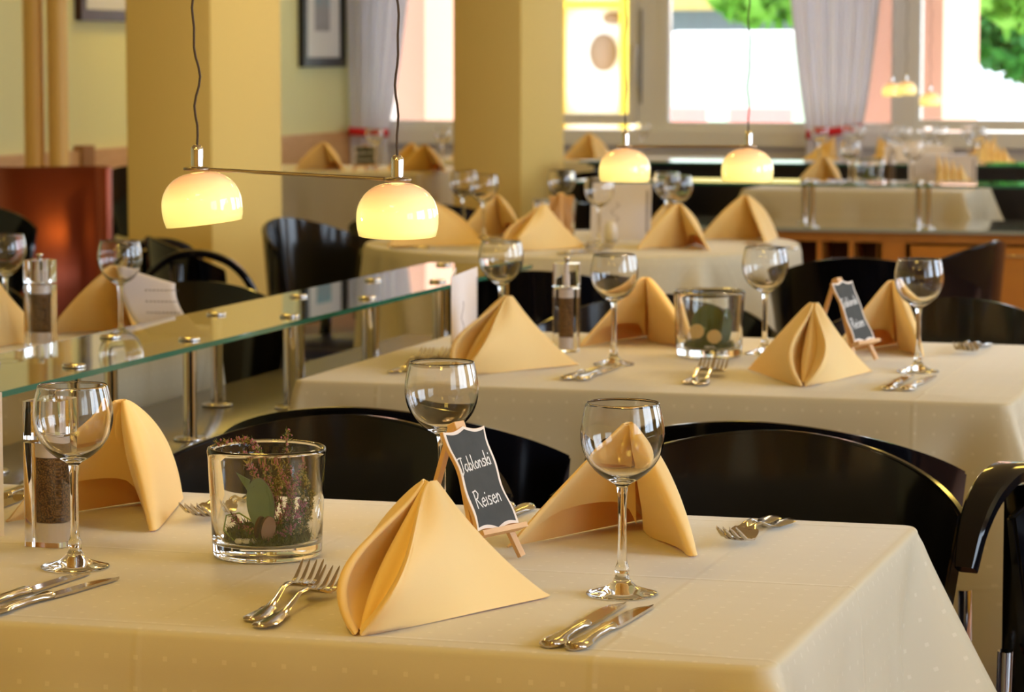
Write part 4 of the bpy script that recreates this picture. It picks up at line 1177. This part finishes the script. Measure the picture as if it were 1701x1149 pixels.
moss('moss', 'dark plant filling of the jar on the third table', (-2.19, 7.70, ZT+.0143), .045, 500, 4, .05)
moss('moss', 'dark plant filling of the jar behind the cross shelf', (-1.93, 11.15, ZT+.0143), .045, 500, 5, .12)
def heather(label, base, pts, seed, dens=120, cols=(M_pink, M_leafg, M_leafy)):
    rnd = random.Random(seed); t = thing('heather_sprig', label, 'heather', base, 0, 'heather sprigs in the jar')
    P = []
    pts = [Vector(p) for p in pts]
    for i in range(len(pts)-1):
        p0, a, b, p3 = pts[max(i-1, 0)], pts[i], pts[i+1], pts[min(i+2, len(pts)-1)]
        for k in range(10):
            u = k/10; P.append(.5*((2*a) + (-p0+b)*u + (2*p0-5*a+4*b-p3)*u*u + (-p0+3*a-3*b+p3)*u**3))
    P.append(pts[-1])
    tube('stem', P, .0007, M_stem, t, 5)
    bms = [bmesh.new() for _ in cols]
    for _ in range(int(dens*1.7)):
        k = rnd.randint(3, len(P)-1); p = P[k] + Vector((rnd.gauss(0, .0012), rnd.gauss(0, .0012), rnd.gauss(0, .001)))
        which = rnd.choices(range(len(cols)), (4, 5, 5))[0]
        d = Vector((rnd.gauss(0, 1), rnd.gauss(0, 1), rnd.gauss(.4, 1))).normalized()
        bm = bms[which]
        if which == 0:
            q = p + d*.0022; r = rnd.uniform(.0006, .0012)
            bmesh.ops.create_icosphere(bm, subdivisions=1, radius=r, matrix=Matrix.Translation(q) @ Matrix.Diagonal((1, 1, 1.4, 1)))
        else:
            L_ = rnd.uniform(.003, .006); s = d.cross(Vector((rnd.random(), rnd.random(), 1))).normalized()*.0006
            a, b, c = bm.verts.new(p-s), bm.verts.new(p+s), bm.verts.new(p+d*L_); bm.faces.new((a, b, c))
            n_ = d.cross(s).normalized()*.0005; a, b, c = bm.verts.new(p-n_), bm.verts.new(p+n_), bm.verts.new(p+d*L_); bm.faces.new((a, b, c))
    for bm, nm, m in zip(bms, ('blossoms', 'leaves', 'young_leaves'), cols): from_bm(nm, bm, m, t, smooth=False)
    return t
b0 = (-1.068, 2.712, ZT)
# view basis at the jar: right = (cos16.7, sin16.7), away = (-sin, cos)
def vb(r, a, z): c, s = math.cos(R(16.7)), math.sin(R(16.7)); return (r*c - a*s, r*s + a*c, z)
heather('heather sprig arching over the left rim of the jar', b0, [vb(.018, 0, .03), vb(.010, -.008, .07), vb(-.008, -.005, .106), vb(-.028, .0, .116), vb(-.050, .004, .112)], 1, 170)
heather('heather sprig rising straight past the right rim of the jar', b0, [vb(.022, .0, .03), vb(.026, .005, .065), vb(.020, .006, .10), vb(.020, .006, .124)], 2, 130)
heather('heather sprig leaning to the right inside the jar', b0, [vb(.004, -.010, .022), vb(.022, -.012, .05), vb(.032, -.004, .080), vb(.036, .0, .094)], 3, 190)
heather('thick flowering heather sprig in the middle of the jar', b0, [vb(-.005, -.02, .030), vb(.010, -.020, .055), vb(.0, -.014, .085), vb(-.010, -.010, .112), vb(-.022, -.006, .118)], 4, 230)
heather('low heather sprig lying across the moss in the jar', b0, [vb(-.034, -.020, .048), vb(-.022, -.026, .034), vb(.0, -.030, .026), vb(.025, -.026, .030)], 5, 190)
heather('short green heather sprig at the right inside the jar', b0, [vb(.036, -.012, .022), vb(.038, -.006, .045), vb(.033, -.002, .068)], 6, 230, (M_leafy, M_leafg, M_leafg))
heather('bushy green sprig behind the discs in the heather jar', b0, [vb(.012, .010, .02), vb(.024, .012, .045), vb(.014, .014, .072)], 7, 230, (M_leafy, M_leafg, M_leafg))
heather('pink heather sprig at the upper middle of the jar', b0, [vb(-.010, -.012, .03), vb(-.004, -.024, .062), vb(-.012, -.018, .088), vb(-.022, -.010, .104)], 11, 230)
heather('pink heather sprig curving right in the upper part of the jar', b0, [vb(.010, -.010, .03), vb(.024, -.022, .058), vb(.020, -.020, .080), vb(.006, -.014, .100)], 12, 230)
heather('dense green sprig leaning on the right wall of the jar', b0, [vb(.026, -.020, .020), vb(.040, -.012, .040), vb(.043, -.006, .062), vb(.036, -.006, .084)], 13, 330, (M_leafy, M_leafg, M_leafg))
heather('dense green sprig low at the right of the discs', b0, [vb(.014, -.030, .020), vb(.028, -.024, .036), vb(.036, -.018, .056)], 14, 330, (M_pink, M_leafg, M_leafg))
heather('brown green sprig behind the green bird', b0, [vb(-.010, .010, .020), vb(.006, .004, .05), vb(.012, -.004, .080)], 15, 260, (M_leafy, M_leafg, M_stem))
def rot_leaf(name, label, cat, outline, th, loc, rz, m, lean=0, edge=None):
    bm = bmesh.new()
    a = [bm.verts.new((x, -th/2, z)) for x, z in outline]; b = [bm.verts.new((x, th/2, z)) for x, z in outline]
    N = len(outline)
    for i in range(N): j = (i+1) % N; bm.faces.new((a[i], a[j], b[j], b[i]))
    bm.faces.new(a); bm.faces.new(b)
    bmesh.ops.recalc_face_normals(bm, faces=bm.faces)
    me = bpy.data.meshes.new(name); bm.to_mesh(me); bm.free()
    o = link(name, me, [m, edge or m], None, smooth=False)
    for p in me.polygons:
        if p.area < 1e-3 and abs(p.normal.y) < .5: p.material_index = 1
    o.location = loc; o.rotation_euler = (lean, 0, rz); tag(o, label, cat); return o
def oval(cx, cz, rx, rz_, n=28, tilt=0): return [(cx + rx*math.cos(q)*math.cos(tilt) - rz_*math.sin(q)*math.sin(tilt), cz + rx*math.cos(q)*math.sin(tilt) + rz_*math.sin(q)*math.cos(tilt)) for q in [2*PI*i/n for i in range(n)]]
gl = rot_leaf('wooden_bird', 'flat green painted wooden bird in the heather jar, brown edge', 'ornament', oval(0, .028, .0135, .0265, tilt=R(6)), .004, (b0[0]+vb(-.003, -.030, 0)[0], b0[1]+vb(-.003, -.030, 0)[1], ZT+.0295), R(10), M_green, R(4), M_bark)
bk = bpy.data.objects.new('beak', bpy.data.meshes.new('beak')); bk.data.from_pydata([(-.010, -.0015, .052), (-.024, 0, .060), (-.0125, .0015, .041), (-.010, .0015, .052), (-.0125, -.0015, .041)], [], [(0, 1, 4), (3, 2, 1), (0, 3, 1), (1, 2, 4)]); COL.objects.link(bk); bk.data.materials.append(M_green); bk.parent = gl
ey = lathe('eye', [(0, -.0006), (.0007, 0), (0, .0006)], M_black, gl, 8, (-.006, -.0024, .046))
for k, (r_, a_, z_, rr, rot) in enumerate(((-.004, -.034, .034, .0078, 75), (.0035, -.036, .033, .0088, 60))):
    p = vb(r_, a_, z_)
    rot_leaf('wooden_disc', ['darker bark edged wooden disc beside the green bird', 'paler wooden disc leaning on the moss of the heather jar'][k], 'ornament', oval(0, 0, rr, rr*1.5), .0028, (b0[0]+p[0], b0[1]+p[1], ZT+z_), R(rot), [M_bark, M_disc][k], R(8), M_bark)
for k in range(3):
    p = vb(-.024+.0072*k, -.034 - .002*(k % 2), .0185)
    o = lathe('white_pebble', [(0, -.0028), (.0034, -.0022), (.0046, 0), (.0034, .0022), (0, .0028)], M_pebble, None, 16); o.location = (b0[0]+p[0], b0[1]+p[1], ZT+p[2]+.002)
    tag(o, ['left white pebble at the jar bottom', 'middle white pebble at the jar bottom', 'right white pebble at the jar bottom'][k], 'pebble', 'white pebbles in the heather jar')
pl = [vb(-.030, -.030, .020), vb(-.042, -.012, .028), vb(-.040, -.006, .042), vb(-.026, -.016, .046), vb(-.012, -.030, .040)]
o = tube('grass_loop', [(x, y, z) for x, y, z in pl], .0008, mat('bright_green', (.30, .48, .06), .5)); o.location = b0; tag(o, 'bright green looped stem at the left inside the heather jar', 'plant stem')
# contents of the second jar
b1 = (-1.086, 4.757, ZT)
for k, (r_, a_, z_) in enumerate(((-.022, -.030, .045), (.006, -.034, .036))):
    p = vb(r_, a_, z_)
    rot_leaf('wooden_disc', ['upper pale orange wooden disc in the middle table jar', 'lower pale orange wooden disc in the middle table jar'][k], 'ornament', oval(0, 0, .012, .012), .004, (b1[0]+p[0], b1[1]+p[1], ZT+z_), R(16), mat('pale_disc', (.72, .50, .20), .5))
rot_leaf('eucalyptus_leaf', 'broad dark green leaf behind the wooden discs, middle table jar', 'leaf', oval(0, .030, .030, .030), .002, (b1[0], b1[1], ZT+.026), R(16), mat('dark_leaf', (.06, .10, .022), .4), R(4))
rot_leaf('eucalyptus_leaf', 'narrow green leaf at the right inside the middle table jar', 'leaf', oval(0, .026, .010, .030), .002, (b1[0]+.028, b1[1]+.0, ZT+.026), R(40), mat('dark_leaf', (.06, .10, .022), .4), R(4))
for k in range(2):
    p = vb(-.006+.009*k, -.036, .018); o = lathe('white_pebble', [(0, -.003), (.004, -.0022), (.0056, 0), (.004, .0022), (0, .003)], M_pebble, None, 14); o.location = (b1[0]+p[0], b1[1]+p[1], ZT+p[2]); tag(o, ['left white pebble in the middle table jar', 'right white pebble in the middle table jar'][k], 'pebble')

# ================================================================== OUTSIDE THE WINDOWS
struct(boxobj('ground_outside', -40, 40, YF+.2, 70, -.5, -.3, mat('sunlit_paving', (.85, .83, .78), .9)))
struct(boxobj('lawn_outside', -12, 6, 21, 32, -.299, -.25, mat('lawn', (.16, .38, .06), .9)))
M_salmon = mat('salmon_render', (.72, .40, .30), .8)
def pier(label, x0, x1, y0, y1):
    o = boxobj('facade_pier', x0, x1, y0, y1, -.3, 3.2, M_salmon); tag(o, label, 'facade pier')
pier('salmon coloured facade pier outside, left of the trees', -2.80, -2.37, 16.0, 17.4)
pier('salmon coloured facade pier outside the alcove window', -6.0, -5.35, 16.1, 18.6)
pv = thing('garden_kiosk', 'pale kiosk with yellow framed opening outside the window', 'kiosk', (-5.61, 21, -.3))
boxobj('wall_panel', -.75, .20, .05, .8, 0, 3.2, mat('sunlit_white', (.9, .9, .86), .8), pv)
bm = bmesh.new()
for x0, x1 in ((-.40, -.29), (.145, .20)): box(bm, x0, x1, -.06, .05, .4, 3.0)
box(bm, -.29, .145, -.06, .05, 1.90, 1.96); box(bm, -.29, .145, -.06, .05, 1.08, 1.13)
from_bm('yellow_frame', bm, mat('yellow_frame', (.95, .70, .05), .5), pv, smooth=False)
o = lathe('dark_opening', [(0, -.02), (.10, -.02), (.10, .02), (0, .02)], mat('oval_grey', (.30, .20, .12), .6), pv, 32); o.rotation_euler = (PI/2, 0, 0); o.location = (.0, .03, 1.58); o.scale = (1, 1.35, 1)
o = lathe('round_lamp', [(0, -.02), (.07, -.02), (.07, .02), (0, .02)], mat('oval_grey', (.30, .20, .12), .6), pv, 32); o.rotation_euler = (PI/2, 0, 0); o.location = (.07, .03, 1.83); o.scale = (1, .6, 1)
aw = thing('shop_building', 'grey blue shop front with tan awning across the street', 'building', (-7.0, 36, -.3))
boxobj('facade', -2.5, 1.6, 0, 3, 0, 5, mat('greyblue_facade', (.16, .20, .26), .8), aw)
boxobj('awning', -2.5, 1.5, -.9, 0, 2.12, 2.4, mat('tan_awning', (.62, .45, .16), .8), aw, bev=.03)
o = boxobj('white_van', -6.35, -4.9, 26.0, 28.5, -.3, 1.48, mat('van_white', (.97, .97, .97), .4), bev=.08); tag(o, 'bright white van body outside, overexposed', 'van')
def out_chair(label, x, y):
    t = thing('garden_chair', label, 'chair', (x, y, -.3), R(180), 'red garden chairs')
    m = mat('red_plastic', (.80, .36, .34), .5)
    boxobj('seat', -.24, .24, -.24, .24, .42, .46, m, t, bev=.01); boxobj('backrest', -.24, .24, -.26, -.22, .62, 1.18, m, t, bev=.015)
    for sx in (-.21, .21):
        for sy in (-.21, .21): tube('leg', [(sx, sy, 0), (sx, sy, .44)], .014, m, t)
out_chair('red garden chair outside, left of the two', -5.09, 20.9); out_chair('red garden chair outside, right of the two', -4.45, 20.9)
M_leaf1 = mat('sunlit_leaves', (.16, .42, .05), .6); M_leaf2 = mat('deep_leaves', (.05, .22, .05), .6); M_trunk = mat('tree_bark', (.16, .10, .06), .9)
def tree(label, x, y, z, r, n, seed, m, trunk=True):
    rnd = random.Random(seed); t = thing('leafy_tree', label, 'tree', (x, y, -.3), 0, 'trees outside the windows')
    bm = bmesh.new()
    for _ in range(n):
        u = Vector((rnd.gauss(0, 1), rnd.gauss(0, 1), rnd.gauss(0, 1))).normalized()*r*rnd.uniform(.35, 1)**.5
        p = Vector((u.x, u.y, z+.3 + u.z*.85)); s = rnd.uniform(.05, .12)
        a = Vector((rnd.gauss(0, 1), rnd.gauss(0, 1), rnd.gauss(0, 1))).normalized()*s; b = a.cross(Vector((rnd.gauss(0, 1), rnd.gauss(0, 1), rnd.gauss(0, 1)))).normalized()*s*.6
        bm.faces.new([bm.verts.new(q) for q in (p-a, p-b, p+a, p+b)])
    from_bm('crown', bm, m, t, smooth=False)
    if trunk: tube('trunk', [(0, 0, 0), (.05, 0, z*.5), (0, .03, z+.2)], [.07, .055, .04], M_trunk, t, 10)
tree('dense green tree outside the right-hand window', -2.80, 24.5, 1.75, .85, 3600, 3, M_leaf2)
tree('bright green bush outside the right-hand window edge', -2.35, 20.0, 1.75, .42, 700, 4, M_leaf1)
tree('round leafy tree crown outside the wide window', -4.72, 22.5, 1.90, .50, 700, 5, M_leaf1, False)
tree('leafy branches at the top left of the wide window', -5.60, 23.6, 2.05, .32, 200, 6, M_leaf1, False)
tree('low green shrub behind the garden chairs', -4.05, 23.4, 1.05, .36, 260, 8, M_leaf2, False)
